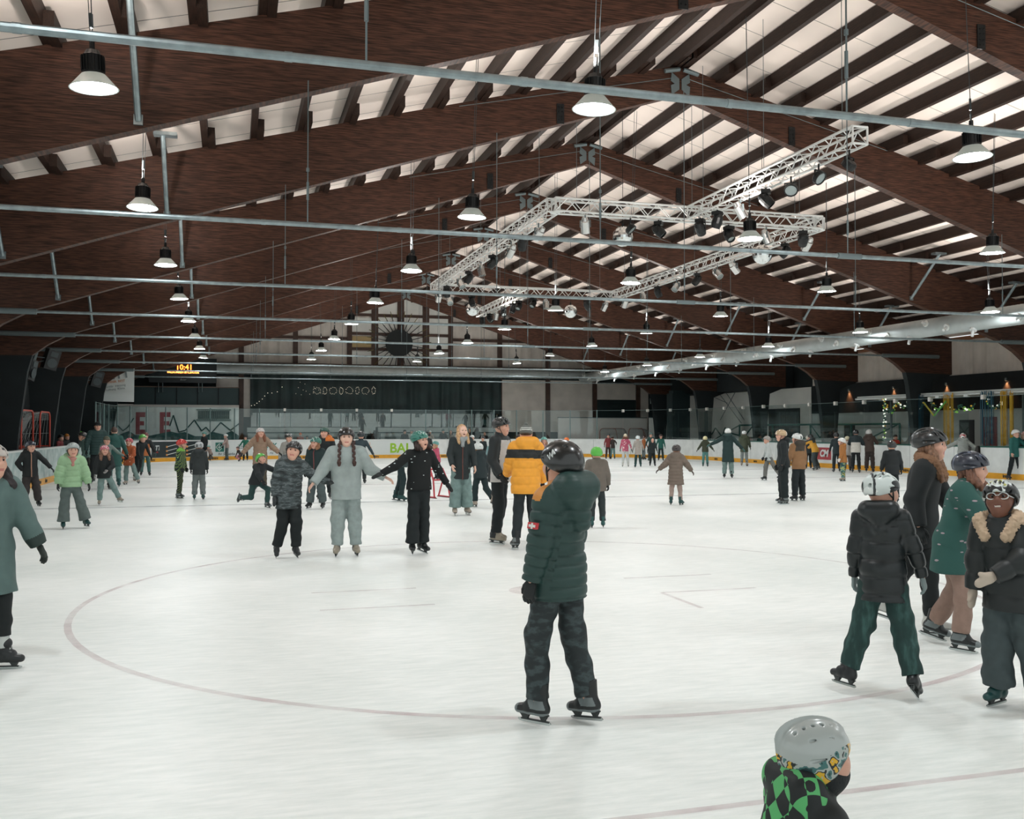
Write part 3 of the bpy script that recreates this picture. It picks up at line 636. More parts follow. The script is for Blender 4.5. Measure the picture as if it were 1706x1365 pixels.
# ------------------------------------------------------------------ right wall
XR = 28.25
def rpx(px):   # y on the right wall seen at a pixel column
    return AT(px, 600, 0, XR).y
m = MB(); m.bb((XR+.1, 22, -.02), (XR+.3, 60.2, 5.4)); o = m.build('wall_right', DARK); o['kind'] = 'structure'
RG = mat('light grey wall panel', 'e8e5df', .65, noise=(.7, .06))
m = MB(); m.bb((XR, 42.6, 0), (XR+.08, 58.5, 3.87)); m.build('wall_right_panel', RG)['kind'] = 'structure'
m = MB(); V = []
for j in range(125):
    y = 22 + j*.165; xx = XR + (0, 0, .05, .05)[j % 4]; V += [(xx, y, 3.9), (xx, y, 5.45)]
m.add(V, [(2*j, 2*j+2, 2*j+3, 2*j+1) for j in range(124)]); m.build('wall_right_cladding', BEIGE)['kind'] = 'structure'
m = MB(); m.bb((XR-.06, 22, 5.3), (XR+.05, 42.5, 5.45)); m.build('trim_1', mat('orange brown timber edge', '8a5a3c', .6))['kind'] = 'structure'
m = MB(); m.bb((XR-.12, 22, 2.5), (XR+.02, 42.4, 3.9)); m.build('wall_right_band', DARK)['kind'] = 'structure'
m = MB(); m.bb((XR-.02, 22, 0), (XR+.05, 42.5, 2.5)); m.build('wall_right_lower', mat('mid grey lower wall', 'b6bebb', .6, noise=(.6, .1)))['kind'] = 'structure'
# soffit box between wall and far columns
m = MB(); m.bb((26.8, 51, 3.87), (XR, 58, 5.2)); m.bb((26.8, 44.2, 3.87), (XR, 49.8, 5.2)); m.build('wall_right_soffit', DARK)['kind'] = 'structure'
WL = mat('warm bulb glow', 'ffb98a', .5, emit=60)
for k, (px, py) in enumerate(((1414, 650), (1488, 646), (1576, 640), (1676, 632))):
    p = AT(px, py, 0, XR-.16); t = thing('wall_light', 'small warm wall light on the dark band, %s from the left' % ORD[k], 'wall light', p, group='warm wall lights')
    m = MB(); m.lathe([(0, .05), (.045, .05), (.05, -.05), (.042, -.05), (.04, .03), (0, .03)], p, 10); m.box(p+Vector((.05, 0, .02)), (.1, .04, .04)); m.build('fitting', GREYM, t)
    m = MB(); m.lathe([(0, .02), (.025, .0), (.025, -.03), (0, -.045)], p, 8); m.build('bulb', WL, t)
    ld = bpy.data.lights.new('warm_spot', 'SPOT'); ld.energy = 160; ld.color = (1, .36, .14); ld.spot_size = R(95); ld.spot_blend = .7; ld.shadow_soft_size = .03
    lo = bpy.data.objects.new('warm_spot', ld); link(lo, t); lo.location = (.0, 0, -.06); lo.rotation_euler = (0, R(18), 0)
# far right wall details: X bracing, dark doorway, teal frame rails
t = thing('cross_bracing', 'dark wire cross bracing before the pale panel at the far right corner', 'bracing', (XR-.6, 50, 2)); m = MB()
for (a, b_) in (((1190, 645), (1235, 705)), ((1232, 640), (1200, 700)), ((1210, 655), (1240, 700)), ((1185, 660), (1212, 672))):
    m.tube(AT(a[0], a[1], 0, XR-.4), AT(b_[0], b_[1], 0, XR-.4), .02, 5)
m.build('wire', GREYM, t)
m = MB(); zz2 = [(1176, 712), (1186, 724), (1192, 713), (1203, 728), (1208, 713), (1218, 722), (1240, 728), (1262, 700), (1268, 697), (1275, 728)]
t = thing('zigzag_decal', 'dark green zigzag line painted on the pale wall at the far right', 'wall painting', AT(1200, 720, 0, XR-.02)); 
for p, q in zip(zz2[:-1], zz2[1:]): m.tube(AT(p[0], p[1], 0, XR-.02), AT(q[0], q[1], 0, XR-.02), .04, 5)
m.build('painted_line', TEALR, t)
for j, (a, b_) in enumerate((((1282, 735), (1333, 682)), ((1408, 735), (1425, 709)), ((1600, 735), (1624, 700)), ((1640, 740), (1662, 695)))):
    y1_ = AT(a[0], 700, 0, XR).y; y0_ = AT(b_[0], 700, 0, XR).y; zt = AT(a[0], b_[1], 0, XR).z
    m = MB(); m.bb((XR-.06, y0_, 0), (XR+.0, y1_, zt)); o = m.build('door_%d' % (j+1), mat('dark doorway', '1c2425', .5) if j != 3 else mat('dull red door', '7c3436', .5)); o['kind'] = 'structure'
t = thing('guard_rail', 'teal green tubular guard rail behind the right boards', 'railing', (27.8, 44, 0)); m = MB()
for z in (1.25, 1.95): m.tube((27.8, 35.3, z), (27.8, 49.0, z), .05, 8)
for y in (35.3, 38.7, 42, 45.5, 49): m.tube((27.8, y, 0), (27.8, y, 1.95), .05, 8)
m.tube((27.8, 35.5, 1.9), (27.8, 37.5, 1.25), .035, 6); m.tube((27.8, 49, 1.95), (27.8, 52, 1.1), .04, 6); m.tube((27.8, 42, 1.95), (27.8, 41.2, 1.3), .03, 6); m.tube((27.8, 40.4, 1.9), (27.8, 41.2, 1.3), .03, 6)
m.build('rail', TEALR, t)
# bundle of poles leaning in the corner
for k in range(6):
    m = MB(); x = 26.4+k*.14; m.tube((x, 51.2+k*.12, .05), (x+.35+.05*k, 51.9+k*.1, 3.9-.3*k), .05, 6)
    tag(m.build('leaning_pole', mat('dull grey pole', '4d5858', .6)), 'grey pole leaning in the far right corner, %s from the left' % ORD[k], 'pole', 'poles leaning in the corner')
# ------------------------------------------------------------------ boards
def boards(label, s0, s1, teal=False, white=WHITEB, z1=1.08):
    p, o, d = at_s((s0+s1)/2); t = thing('dasher_board', label, 'rink boards', p, group='rink boards')
    m = MB(); strip(m, s0, s1, [(.0, .2), (.12, .2), (.12, z1), (.0, z1)]); m.build('white_panel', white, t)
    m = MB(); strip(m, s0, s1, [(-.015, 0.0), (.12, 0.0), (.12, .2), (-.015, .2)]); m.build('kick_plate', YEL, t)
    m = MB(); strip(m, s0, s1, [(-.02, z1), (.18, z1), (.18, z1+.045), (-.02, z1+.045)]); m.build('top_rail', TEALR if teal else mat('pale top rail', 'd5d9d6', .4), t)
    q = s0+2.4
    while q < s1: m = MB(); strip(m, q, q+.015, [(-.002, .2), (.02, .2), (.02, z1), (-.002, z1)]); q += 2.4; m.build('panel_seam', mat('grey seam', '9a9f9d', .6), t)
    # words along the kick plate
    q = s0+1.2; k = 0
    while q < s1-1:
        p, o, d = at_s(q); rz = math.atan2(d.y, d.x)
        pt = p - o*.02 + Vector((0, 0, .055)); text('kick_plate_lettering', 'intro', .17, pt, (PI/2, 0, rz), LETD, t, .002, bold=.006)
        q += 3.1 if k % 3 else 1.0; k += 1
    return t
SCUF = mat('scuffed white board plastic', 'c4cfcd', .4, noise=(3.2, .2, '8ea9a7'), spec=.5)
boards('scuffed white boards along the left side of the rink', s_left(2), s_left(41.2), white=SCUF)
boards('left boards between the gate and the far left corner', s_left(43.4), S_C1, white=SCUF)
boards('curved boards in the far left corner', S_C1, S_C1E)
boards('straight far end boards with advertising', S_C1E, S_FE, False)
boards('curved boards in the far right corner', S_FE, S_C2E)
boards('right side boards up to the dark gate post', S_C2E, s_right(28.6), True)
boards('right side boards nearer than the dark gate post', s_right(28.0), s_right(18), True)
m = MB(); m.bb((X1-.05, 28.05, 0), (X1+.2, 28.5, 1.12)); tag(m.build('gate_post', mat('dark gate post', '2c2826', .5)), 'dark upright gate post in the right boards', 'gate post')
m = MB(); m.bb((-5.75, 41.25, .05), (-4.6, 41.37, 1.12)); tag(m.build('rink_gate', SCUF), 'open scuffed gate panel of the left boards', 'gate')
# advertisements on the boards (mapped by path position)
def ad(name, label, s0, s1, z0, z1, mt, letters=(), dep=.012):
    p, o, d = at_s((s0+s1)/2); t = thing('board_advertisement', label, 'advertisement', p, group='advertisements on the boards')
    m = MB(); strip(m, s0, s1, [(-dep, z0), (-.003, z0), (-.003, z1), (-dep, z1)]); m.build('ad_panel', mt, t)
    for (txt, size, q, z, mm_, kw) in letters:
        p, o, d = at_s(q); rz = math.atan2(d.y, d.x); text('lettering', txt, size, p - o*(dep+.006) + Vector((0, 0, z)), (PI/2, 0, rz), mm_, t, .003, **kw)
    return t
ADW = mat('white lettering', 'd8dcd9', .5); LIME = mat('lime green lettering', '93c02c', .5); TEALL = mat('teal lettering', '1f7a70', .5); REDL = mat('red lettering', 'c04848', .5)
WAD = mat('white advertisement sheet', 'd6dcda', .4)
def s_at(px, py=750):   # where a pixel column meets the boards
    best = None
    for i in range(len(RP)-1):
        p = RP[i]; rel = (CM.transposed() @ Vector((p.x, p.y, -CAMH)));
        q = RP[i+1]; rel2 = (CM.transposed() @ Vector((q.x, q.y, -CAMH)))
        if rel.z > -1 or rel2.z > -1: continue
        u0 = 853+F*rel.x/-rel.z; u1 = 853+F*rel2.x/-rel2.z
        if (u0-px)*(u1-px) <= 0 and abs(u1-u0) > 1e-6: best = SL[i] + (SL[i+1]-SL[i])*(px-u0)/(u1-u0)
    return best
t = ad('ad', 'dark advertisement with white and orange print on the far left boards', s_at(252), s_at(345), .22, 1.06, mat('charcoal advertisement', '2b3537', .4), [('TT', .34, s_at(262), .62, ADW, dict(shear=.2, bold=.01)), ('HAIR', .13, s_at(260), .46, REDL, {})])
for px in (277, 311):
    for z in (.35, .56, .78):
        p, o, d = at_s(s_at(px)); q, o2, d2 = at_s(s_at(px+17)); m = MB(); m.tube(p-o*.02+Vector((0, 0, z)), q-o2*.02+Vector((0, 0, z+.13)), .018, 5); m.build('white_stroke', ADW, t)
        m = MB(); m.box(p-o*.02+Vector((0, 0, z)), (.1, .04, .1)); m.build('orange_dot', mat('orange dot', 'e2a05c', .5), t)
t = ad('ad', 'white advertisement with a green diamond logo on the far boards', s_at(352), s_at(423), .22, 1.06, WAD, [('Ihr Steuerberater in', .2, s_at(386), .27, LETD, dict(shear=.2)), ('Muster Str. 12\nTel. 05372\nBeratung', .09, s_at(396), .8, LETD, dict(align='LEFT'))])
p, o, d = at_s(s_at(365)); p2 = p-o*.02; up = Vector((0, 0, 1)); c0 = p2+up*.72
m = MB(); m.prism([c0-d*.28-up*.26, c0+d*.28-up*.26, c0+d*.28+up*.26, c0-d*.28+up*.26], (0, 0, 0), -o*.006); m.build('green_square', mat('green logo square', '2c7468', .5), t)
m = MB(); c1 = c0-o*.012
for a, b_ in ((0, 1), (1, 2), (2, 3), (3, 0)):
    pp = [c1-d*.2, c1-up*.2, c1+d*.2, c1+up*.2]; m.tube(pp[a], pp[b_], .016, 5)
m.tube(c1-up*.12, c1+up*.12, .014, 5); m.tube(c1-d*.1, c1+d*.1, .014, 5); m.build('diamond_logo', ADW, t)
ad('ad', 'white advertisement with teal CK and red lettering on the far boards', s_at(425), s_at(500), .22, 1.06, WAD, [('BÄCK', .38, s_at(447), .66, TEALL, dict(bold=.012)), ('DRUCKSERIE', .17, s_at(463), .5, REDL, {}), ('Pilz', .15, s_at(452), .3, LETD, dict(shear=.3))])
t = ad('ad', 'white advertisement with large lime green BAI letters on the far boards', s_at(545), s_at(700), .22, 1.06, WAD, [('BAI', .78, s_at(665), .34, LIME, dict(bold=.02)), ('Baustoffe vom Fachhandel', .12, s_at(570), .76, LETD, {})])
p, o, d = at_s(s_at(616)); m = MB(); m.box(p-o*.02+up*.6, (.17, .02, .17)); m.tube(p-o*.02+up*.65, p-o*.02+up*.95, .012, 5); m.build('orange_mark', mat('orange board mark', 'e08a3a', .5), t)
t = ad('ad', 'red advertisement with white CM letters on the right boards', s_at(1357), s_at(1385), .36, .9, mat('brick red advertisement', 'a63a40', .45), [('CM', .42, s_at(1373), .5, ADW, dict(shear=.25, bold=.02))])
# ------------------------------------------------------------------ safety glass
GLS = glass_mat('rink safety glass', (.93, .965, .96, 1), .1)
POST = mat('glass stanchion', '7d8f8e', .4, .6)
gi = 0
def pane(s0, s1, z0=1.125, z1=2.87, post=True, where=''):
    global gi
    gi += 1; p, o, d = at_s((s0+s1)/2)
    t = thing('safety_glass', 'clear safety glass pane, %s' % where, 'glass pane', p, group='safety glass panes')
    m = MB(); strip(m, s0+.02, s1-.02, [(.055, z0), (.066, z0), (.066, z1), (.055, z1)]); m.build('pane', GLS, t)
    m = MB(); p0, o0, d0 = at_s(s0)
    if post: m.tube(p0+o0*.09+up*z0, p0+o0*.09+up*(z1+.04), .035, 6)
    else: m.box(p0+o0*.06+up*(z1-.02), (.13, .13, .16))
    m.build('post' if post else 'clip', POST if post else mat('pale glass clip', 'd0ccc4', .5), t)
def run(s0, s1, step, where, post=True):
    n = max(1, int(round((s1-s0)/step)))
    for k in range(n): pane(s0+(s1-s0)*k/n, s0+(s1-s0)*(k+1)/n, post=post if not callable(post) else post(k), where='%s of those %s' % ((ORD[k] if k < 20 else 'last'), where))
run(s_left(45), S_C1E, 1.35, 'round the far left corner')
run(S_C1E+.01, s_far(11.2), 2.0, 'on the left stretch of the far end', post=False)
run(s_far(11.2), S_FE, 1.5, 'on the right stretch of the far end')
run(S_FE+.01, S_C2E, 1.6, 'round the far right corner', post=lambda k: k < 4)
run(S_C2E+.01, s_right(28.6), 1.9, 'along the right side', post=False)
run(s_right(27.9), s_right(20), 1.9, 'on the nearest right side', post=False)
m = MB(); strip(m, s_left(45), s_right(20), [(.05, 2.872), (.072, 2.872), (.072, 2.885), (.05, 2.885)]); tag(m.build('glass_edge_cable', POST), 'thin line along the top edge of the safety glass', 'cable')
# ------------------------------------------------------------------ canopy with garlands over the player bench
t = thing('bench_canopy', 'white canopy frame over the player bench at the right boards', 'canopy', (26.4, 30, 3.05))
m = MB(); m.bb((26.1, 20, 3.06), (27.3, 35.9, 3.13)); m.build('roof_sheet', mat('pale canopy sheet', 'b9bcb8', .5), t)
m = MB(); m.tube((26.1, 20, 3.02), (26.1, 36, 3.02), .045, 8); m.tube((27.3, 20, 3.02), (27.3, 36, 3.02), .045, 8)
for y in np.arange(20, 36.1, 2.0): m.tube((26.1, y, 3.02), (27.6, y, 3.02), .03, 6)
m.build('frame_tube', ALU, t)
for y in (35.6, 28.3, 22):
    for x in (27.6,): m = MB(); m.tube((x, y, 0), (x, y, 3.02), .05, 8); m.build('leg', GREYM, t)
for y in (29.4, 30.9, 32.5): m = MB(); m.box((26.1, y, 2.95), (.12, .2, .1)); m.build('lamp_box', ALU, t)
GG = [mat('garland dark green', '3a6a58', .6), mat('garland gold', 'e0b040', .4, .1, emit=.3), mat('garland white bead', 'e6e2d6', .4, emit=1.2), mat('garland lime', '8fc64e', .5, emit=.3)]  # gold, white and lime carry added glow to lift the dim garlands
rg = random.Random(9)
def garland(label, pts, r=.05, dens=26):
    t = thing('garland', label, 'garland', pts[0], group='garlands on the bench canopy')
    P = [Vector(p) for p in pts]; m = MB(); m.path(P, .012, 5)
    for a, b_ in zip(P[:-1], P[1:]):
        n = max(1, int((b_-a).length*dens))
        for k in range(n):
            c = a.lerp(b_, k/n) + Vector([rg.uniform(-r, r) for _ in range(3)]); m.m = rg.choice((0, 0, 0, 1, 2, 3)); s_ = rg.uniform(.03, .065); m.box(c, (s_, s_, s_), Matrix.Rotation(rg.uniform(0, 3), 3, 'X'))
    m.build('tinsel', GG, t)
def gar(px_list): return [AT(px, py, 0, 26.05) for px, py in px_list]
gl = [('hanging straight down at the left end', [(1473, 664), (1473, 690), (1474, 715), (1473, 735)]), ('first loop from the left', [(1473, 668), (1478, 680), (1483, 688), (1489, 684), (1491, 676), (1493, 667)]), ('second loop from the left', [(1493, 667), (1499, 676), (1505, 679), (1511, 676), (1514, 667)]), ('third loop from the left', [(1514, 667), (1522, 678), (1532, 683), (1538, 676), (1540, 668)]), ('loop left of the gold tinsel', [(1553, 670), (1558, 682), (1568, 680), (1576, 667)]), ('long low loop right of the gold tinsel', [(1576, 668), (1584, 680), (1594, 687), (1602, 676), (1610, 684), (1618, 682), (1624, 673)]), ('last loop near the right end', [(1642, 662), (1646, 672), (1656, 680), (1666, 674), (1670, 662)])]
for nm, pts in gl: garland('colourful tinsel garland, ' + nm, gar(pts))
TG = mat('gold tinsel', 'c99a2e', .35, .6); TBm = mat('blue tinsel', '2d5566', .35, .5)
for k, (px, w_, mt, nm) in enumerate(((1581, .28, TG, 'gold tinsel curtain strip left of the red door'), (1677, .3, TG, 'gold tinsel curtain strip by the gate post'), (1526, .4, TBm, 'blue tinsel curtain strip left of the V sign'), (1644, .3, TBm, 'blue tinsel curtain strip near the right garland'))):
    p = AT(px, 700, 0, 26.0); t = thing('tinsel_curtain', nm, 'tinsel', (26.0, p.y, 3), group='tinsel strips on the bench canopy'); m = MB()
    for j in range(26): yy = p.y + rg.uniform(-w_, w_); m.box((26.0+rg.uniform(-.05, .05), yy, 2.05+rg.uniform(-.1, .1)), (.004, .025, 1.9))
    m.build('tinsel_strands', mt, t)
t = thing('v_sign', 'V shaped yellow and green stick hanging from the canopy', 'decoration', AT(1556, 692, 0, 25.95))
m = MB(); m.tube(AT(1539, 671, 0, 25.95), AT(1556, 693, 0, 25.95), .03, 6); m.build('yellow_arm', mat('yellow stick', 'cdb43a', .5), t)
m = MB(); m.tube(AT(1556, 693, 0, 25.95), AT(1576, 669, 0, 25.95), .03, 6); m.build('green_arm', mat('green stick', '6fbf5a', .5), t)
# ------------------------------------------------------------------ smooth solids from blended capsules (surface nets)
def unit(v): v = np.asarray(v, float); return v/max(1e-9, np.linalg.norm(v))
def cap(a, b=None, ra=.05, rb=None, flat=None, k=.02, sub=False, e0=False, e1=False):
    a = np.asarray(a, float); b = a if b is None else np.asarray(b, float)
    return dict(a=a, b=b, ra=ra, rb=ra if rb is None else rb, flat=flat, k=k, sub=sub, e0=e0, e1=e1)
def ell(c, r, k=.02, sub=False, M=None): return dict(c=np.asarray(c, float), r=np.asarray(r, float), k=k, sub=sub, M=M)
def plane(p, n): return dict(p=np.asarray(p, float), n=unit(n))       # keeps the side the normal points away from
def pbox(q):
    if 'c' in q:
        m = max(q['r']) if q['M'] is not None else q['r']; return q['c']-m, q['c']+m
    m = max(q['ra'], q['rb'])*(max(1, max(f[1] for f in q['flat'])) if q['flat'] else 1)
    return np.minimum(q['a'], q['b'])-m, np.maximum(q['a'], q['b'])+m
def evalp(q, X, Y, Z):
    if 'c' in q:
        x, y, z = X-q['c'][0], Y-q['c'][1], Z-q['c'][2]
        if q['M'] is not None:
            M = q['M']; x, y, z = (M[0][0]*x+M[1][0]*y+M[2][0]*z, M[0][1]*x+M[1][1]*y+M[2][1]*z, M[0][2]*x+M[1][2]*y+M[2][2]*z)
        r = q['r']; d = np.sqrt((x/r[0])**2+(y/r[1])**2+(z/r[2])**2); return (d-1)*min(r)
    a, b = q['a'], q['b']; ba = b-a; L2 = float(ba@ba); x, y, z = X-a[0], Y-a[1], Z-a[2]
    if L2 > 1e-10: tt = (x*ba[0]+y*ba[1]+z*ba[2])/L2; t = np.clip(tt, 0, 1)
    else: tt = t = np.zeros_like(x)
    x, y, z = x-t*ba[0], y-t*ba[1], z-t*ba[2]
    if q['flat']:
        for dr, s in q['flat']:
            dd = (x*dr[0]+y*dr[1]+z*dr[2])*(1/s-1); x, y, z = x+dd*dr[0], y+dd*dr[1], z+dd*dr[2]
    d = np.sqrt(x*x+y*y+z*z) - (q['ra']+(q['rb']-q['ra'])*t)
    if L2 > 1e-10:
        L_ = math.sqrt(L2)
        if q['e1']: d = np.maximum(d, (tt-1)*L_)
        if q['e0']: d = np.maximum(d, -tt*L_)
    return d
def solid(prims, h, cuts=()):
    lo = np.min([pbox(q)[0] for q in prims if not q['sub']], 0)-2*h; hi = np.max([pbox(q)[1] for q in prims if not q['sub']], 0)+2*h
    n = np.ceil((hi-lo)/h).astype(int)+1; D = np.full(n, 9.0, np.float32)
    ax = [lo[i]+h*np.arange(n[i]) for i in range(3)]
    for q in prims:
        a, b = pbox(q); m = q['k']+2*h; i0 = np.clip(np.floor((a-m-lo)/h).astype(int), 0, n); i1 = np.clip(np.ceil((b+m-lo)/h).astype(int)+1, 0, n)
        if (i1 <= i0).any(): continue
        sl = tuple(slice(i0[i], i1[i]) for i in range(3))
        X, Y, Z = ax[0][sl[0]][:, None, None], ax[1][sl[1]][None, :, None], ax[2][sl[2]][None, None, :]
        X, Y, Z = np.broadcast_arrays(X, Y, Z); d = evalp(q, X, Y, Z).astype(np.float32); o = D[sl]; k = q['k']
        if q['sub']:
            e = np.clip(.5-.5*(o+d)/k, 0, 1); D[sl] = o+(-d-o)*e+k*e*(1-e)
        else:
            e = np.clip(.5+.5*(o-d)/k, 0, 1); r = o+(d-o)*e-k*e*(1-e); D[sl] = np.where(o > 5, d, r)
    for c in cuts:
        d = (ax[0][:, None, None]-c['p'][0])*c['n'][0]+(ax[1][None, :, None]-c['p'][1])*c['n'][1]+(ax[2][None, None, :]-c['p'][2])*c['n'][2]
        D = np.maximum(D, d.astype(np.float32))
    return nets(D, lo, h)
def nets(D, lo, h):
    S = D < 0; n = np.array(D.shape)-1; acc = np.zeros(n, np.int8); cs = []
    for i in (0, 1):
        for j in (0, 1):
            for k in (0, 1):
                c = S[i:n[0]+i, j:n[1]+j, k:n[2]+k]; acc += c; 
    idx = np.argwhere((acc > 0) & (acc < 8)); m = len(idx); g = np.full(n, -1, np.int32); g[idx[:, 0], idx[:, 1], idx[:, 2]] = np.arange(m)
    P = np.zeros((m, 3)); cnt = np.zeros(m)
    cor = [(0, 0, 0), (1, 0, 0), (0, 1, 0), (1, 1, 0), (0, 0, 1), (1, 0, 1), (0, 1, 1), (1, 1, 1)]
    vals = [D[idx[:, 0]+c[0], idx[:, 1]+c[1], idx[:, 2]+c[2]].astype(float) for c in cor]
    for a, b in ((0, 1), (2, 3), (4, 5), (6, 7), (0, 2), (1, 3), (4, 6), (5, 7), (0, 4), (1, 5), (2, 6), (3, 7)):
        va, vb = vals[a], vals[b]; msk = (va < 0) != (vb < 0); t = np.where(msk, va/np.where(msk, va-vb, 1), 0)
        P += msk[:, None]*(np.array(cor[a])+t[:, None]*(np.array(cor[b])-np.array(cor[a]))); cnt += msk
    V = lo+h*(idx+P/cnt[:, None]); Q = []
    for axis in range(3):
        u, v = [(1, 2), (2, 0), (0, 1)][axis]
        s0 = [slice(None)]*3; s1 = [slice(None)]*3; s0[axis] = slice(0, -1); s1[axis] = slice(1, None)
        A, B = S[tuple(s0)], S[tuple(s1)]; e = np.argwhere(A != B)
        e = e[(e[:, u] > 0) & (e[:, v] > 0) & (e[:, u] < n[u]) & (e[:, v] < n[v])]
        if not len(e): continue
        fl = A[e[:, 0], e[:, 1], e[:, 2]]
        def gi(du, dv):
            q = e.copy(); q[:, u] += du; q[:, v] += dv; return g[q[:, 0], q[:, 1], q[:, 2]]
        a, b, c, d = gi(-1, -1), gi(0, -1), gi(0, 0), gi(-1, 0)
        Q.append(np.where(fl[:, None], np.stack([a, b, c, d], 1), np.stack([a, d, c, b], 1)))
    Q = np.concatenate(Q); Q = Q[(Q >= 0).all(1)]; return V, Q
def normals(V, Q):
    N_ = np.cross(V[Q[:, 2]]-V[Q[:, 0]], V[Q[:, 3]]-V[Q[:, 1]]); R_ = np.zeros_like(V)
    for i in range(4): np.add.at(R_, Q[:, i], N_)
    return R_/np.maximum(1e-9, np.linalg.norm(R_, axis=1))[:, None]
def join(*parts):
    Vs, Qs, o = [], [], 0
    for V, Q in parts: Vs.append(V); Qs.append(Q+o); o += len(V)
    return np.concatenate(Vs), np.concatenate(Qs)
def qmesh(name, V, Q, mats, mi=None):
    me = bpy.data.meshes.new(name); me.vertices.add(len(V)); me.vertices.foreach_set('co', V.astype(np.float32).ravel())
    me.loops.add(Q.size); me.loops.foreach_set('vertex_index', Q.astype(np.int32).ravel())
    me.polygons.add(len(Q)); me.polygons.foreach_set('loop_start', np.arange(0, Q.size, 4, dtype=np.int32)); me.polygons.foreach_set('loop_total', np.full(len(Q), 4, np.int32))
    me.update(calc_edges=True)
    for m in (mats if isinstance(mats, (list, tuple)) else [mats]): me.materials.append(m)
    if mi is not None: me.polygons.foreach_set('material_index', np.asarray(mi, np.int32))
    me.polygons.foreach_set('use_smooth', np.ones(len(Q), bool)); me.update(); return me
def folds(V, Q, amp, f=28, seed=0, dz=1.0):
    Nn = normals(V, Q); x, y, z = V[:, 0], V[:, 1], V[:, 2]; s = seed*1.7
    n = np.sin(f*(z*dz+.35*x)+2.2*np.sin(f*.42*x+f*.3*y+s)+s)+.6*np.sin(f*1.9*(z*dz-.4*y)+2*np.sin(f*.6*y+s*2)+s)+.5*np.sin(f*.7*(x+y)+1.5*np.sin(f*.5*z+s))
    return V+Nn*(amp*n/2.1)[:, None]
# ------------------------------------------------------------------ hands
def hand_prims(M, s, fat=0.0, curl=.35):      # origin at the wrist, fingers along -z, palm towards -x, thumb towards +y
    def T(p): return np.array(M @ Vector([c*s for c in p]))
    flat = [(unit(np.array(M.to_3x3() @ Vector((1, 0, 0)))), .62)]
    P = [cap(T((0, 0, .02)), T((0, 0, -.03)), (.026+fat)*s, (.03+fat)*s, flat=flat, k=.012*s), cap(T((0, .0, -.03)), T((0, 0, -.075)), (.034+fat)*s, (.038+fat)*s, flat=[(flat[0][0], .5)], k=.012*s)]
    for i, (y, ln) in enumerate(((.03, .066), (.011, .075), (-.009, .069), (-.028, .052))):
        a = (0, y, -.085); c1 = curl*(1+.12*i); l1, l2, l3 = ln*.45, ln*.32, ln*.23; an = .15; b = (a[0]-math.sin(c1*.7)*l1, a[1]+(y*.12), a[2]-math.cos(c1*.7)*l1)
        c = (b[0]-math.sin(c1*1.7)*l2, b[1], b[2]-math.cos(c1*1.7)*l2); d = (c[0]-math.sin(c1*2.4)*l3, c[1], c[2]-math.cos(c1*2.4)*l3)
        for p, q, r1, r2 in ((a, b, .0098, .009), (b, c, .009, .0082), (c, d, .0082, .0072)): P.append(cap(T(p), T(q), (r1+fat*.6)*s, (r2+fat*.6)*s, k=.003*s))
    t0, t1, t2, t3 = (.0, .024, -.02), (-.012, .05, -.048), (-.02, .06, -.075), (-.026, .062, -.096)
    for p, q, r1, r2 in ((t0, t1, .015, .0125), (t1, t2, .0115, .0105), (t2, t3, .0105, .0085)): P.append(cap(T(p), T(q), (r1+fat*.6)*s, (r2+fat*.6)*s, k=.004*s))
    return P
I4 = Matrix.Identity(4)
def cached(key, fn):
    if key not in CACHE: CACHE[key] = fn()
    return CACHE[key]
CACHE = {}
GLOVE = {0: lambda: solid(hand_prims(I4, 1, .0035), .0032), 1: lambda: solid(hand_prims(I4, 1, .004), .0055), 2: lambda: solid(hand_prims(I4, 1, .005), .011)}
def mitten():
    return solid([cap((0, 0, .03), (0, 0, -.04), .036, .04, flat=[((1, 0, 0), .75)]), cap((0, 0, -.04), (0, 0, -.12), .046, .04, flat=[((1, 0, 0), .65)]), cap((0, .02, -.03), (-.01, .062, -.085), .02, .018)], .008)
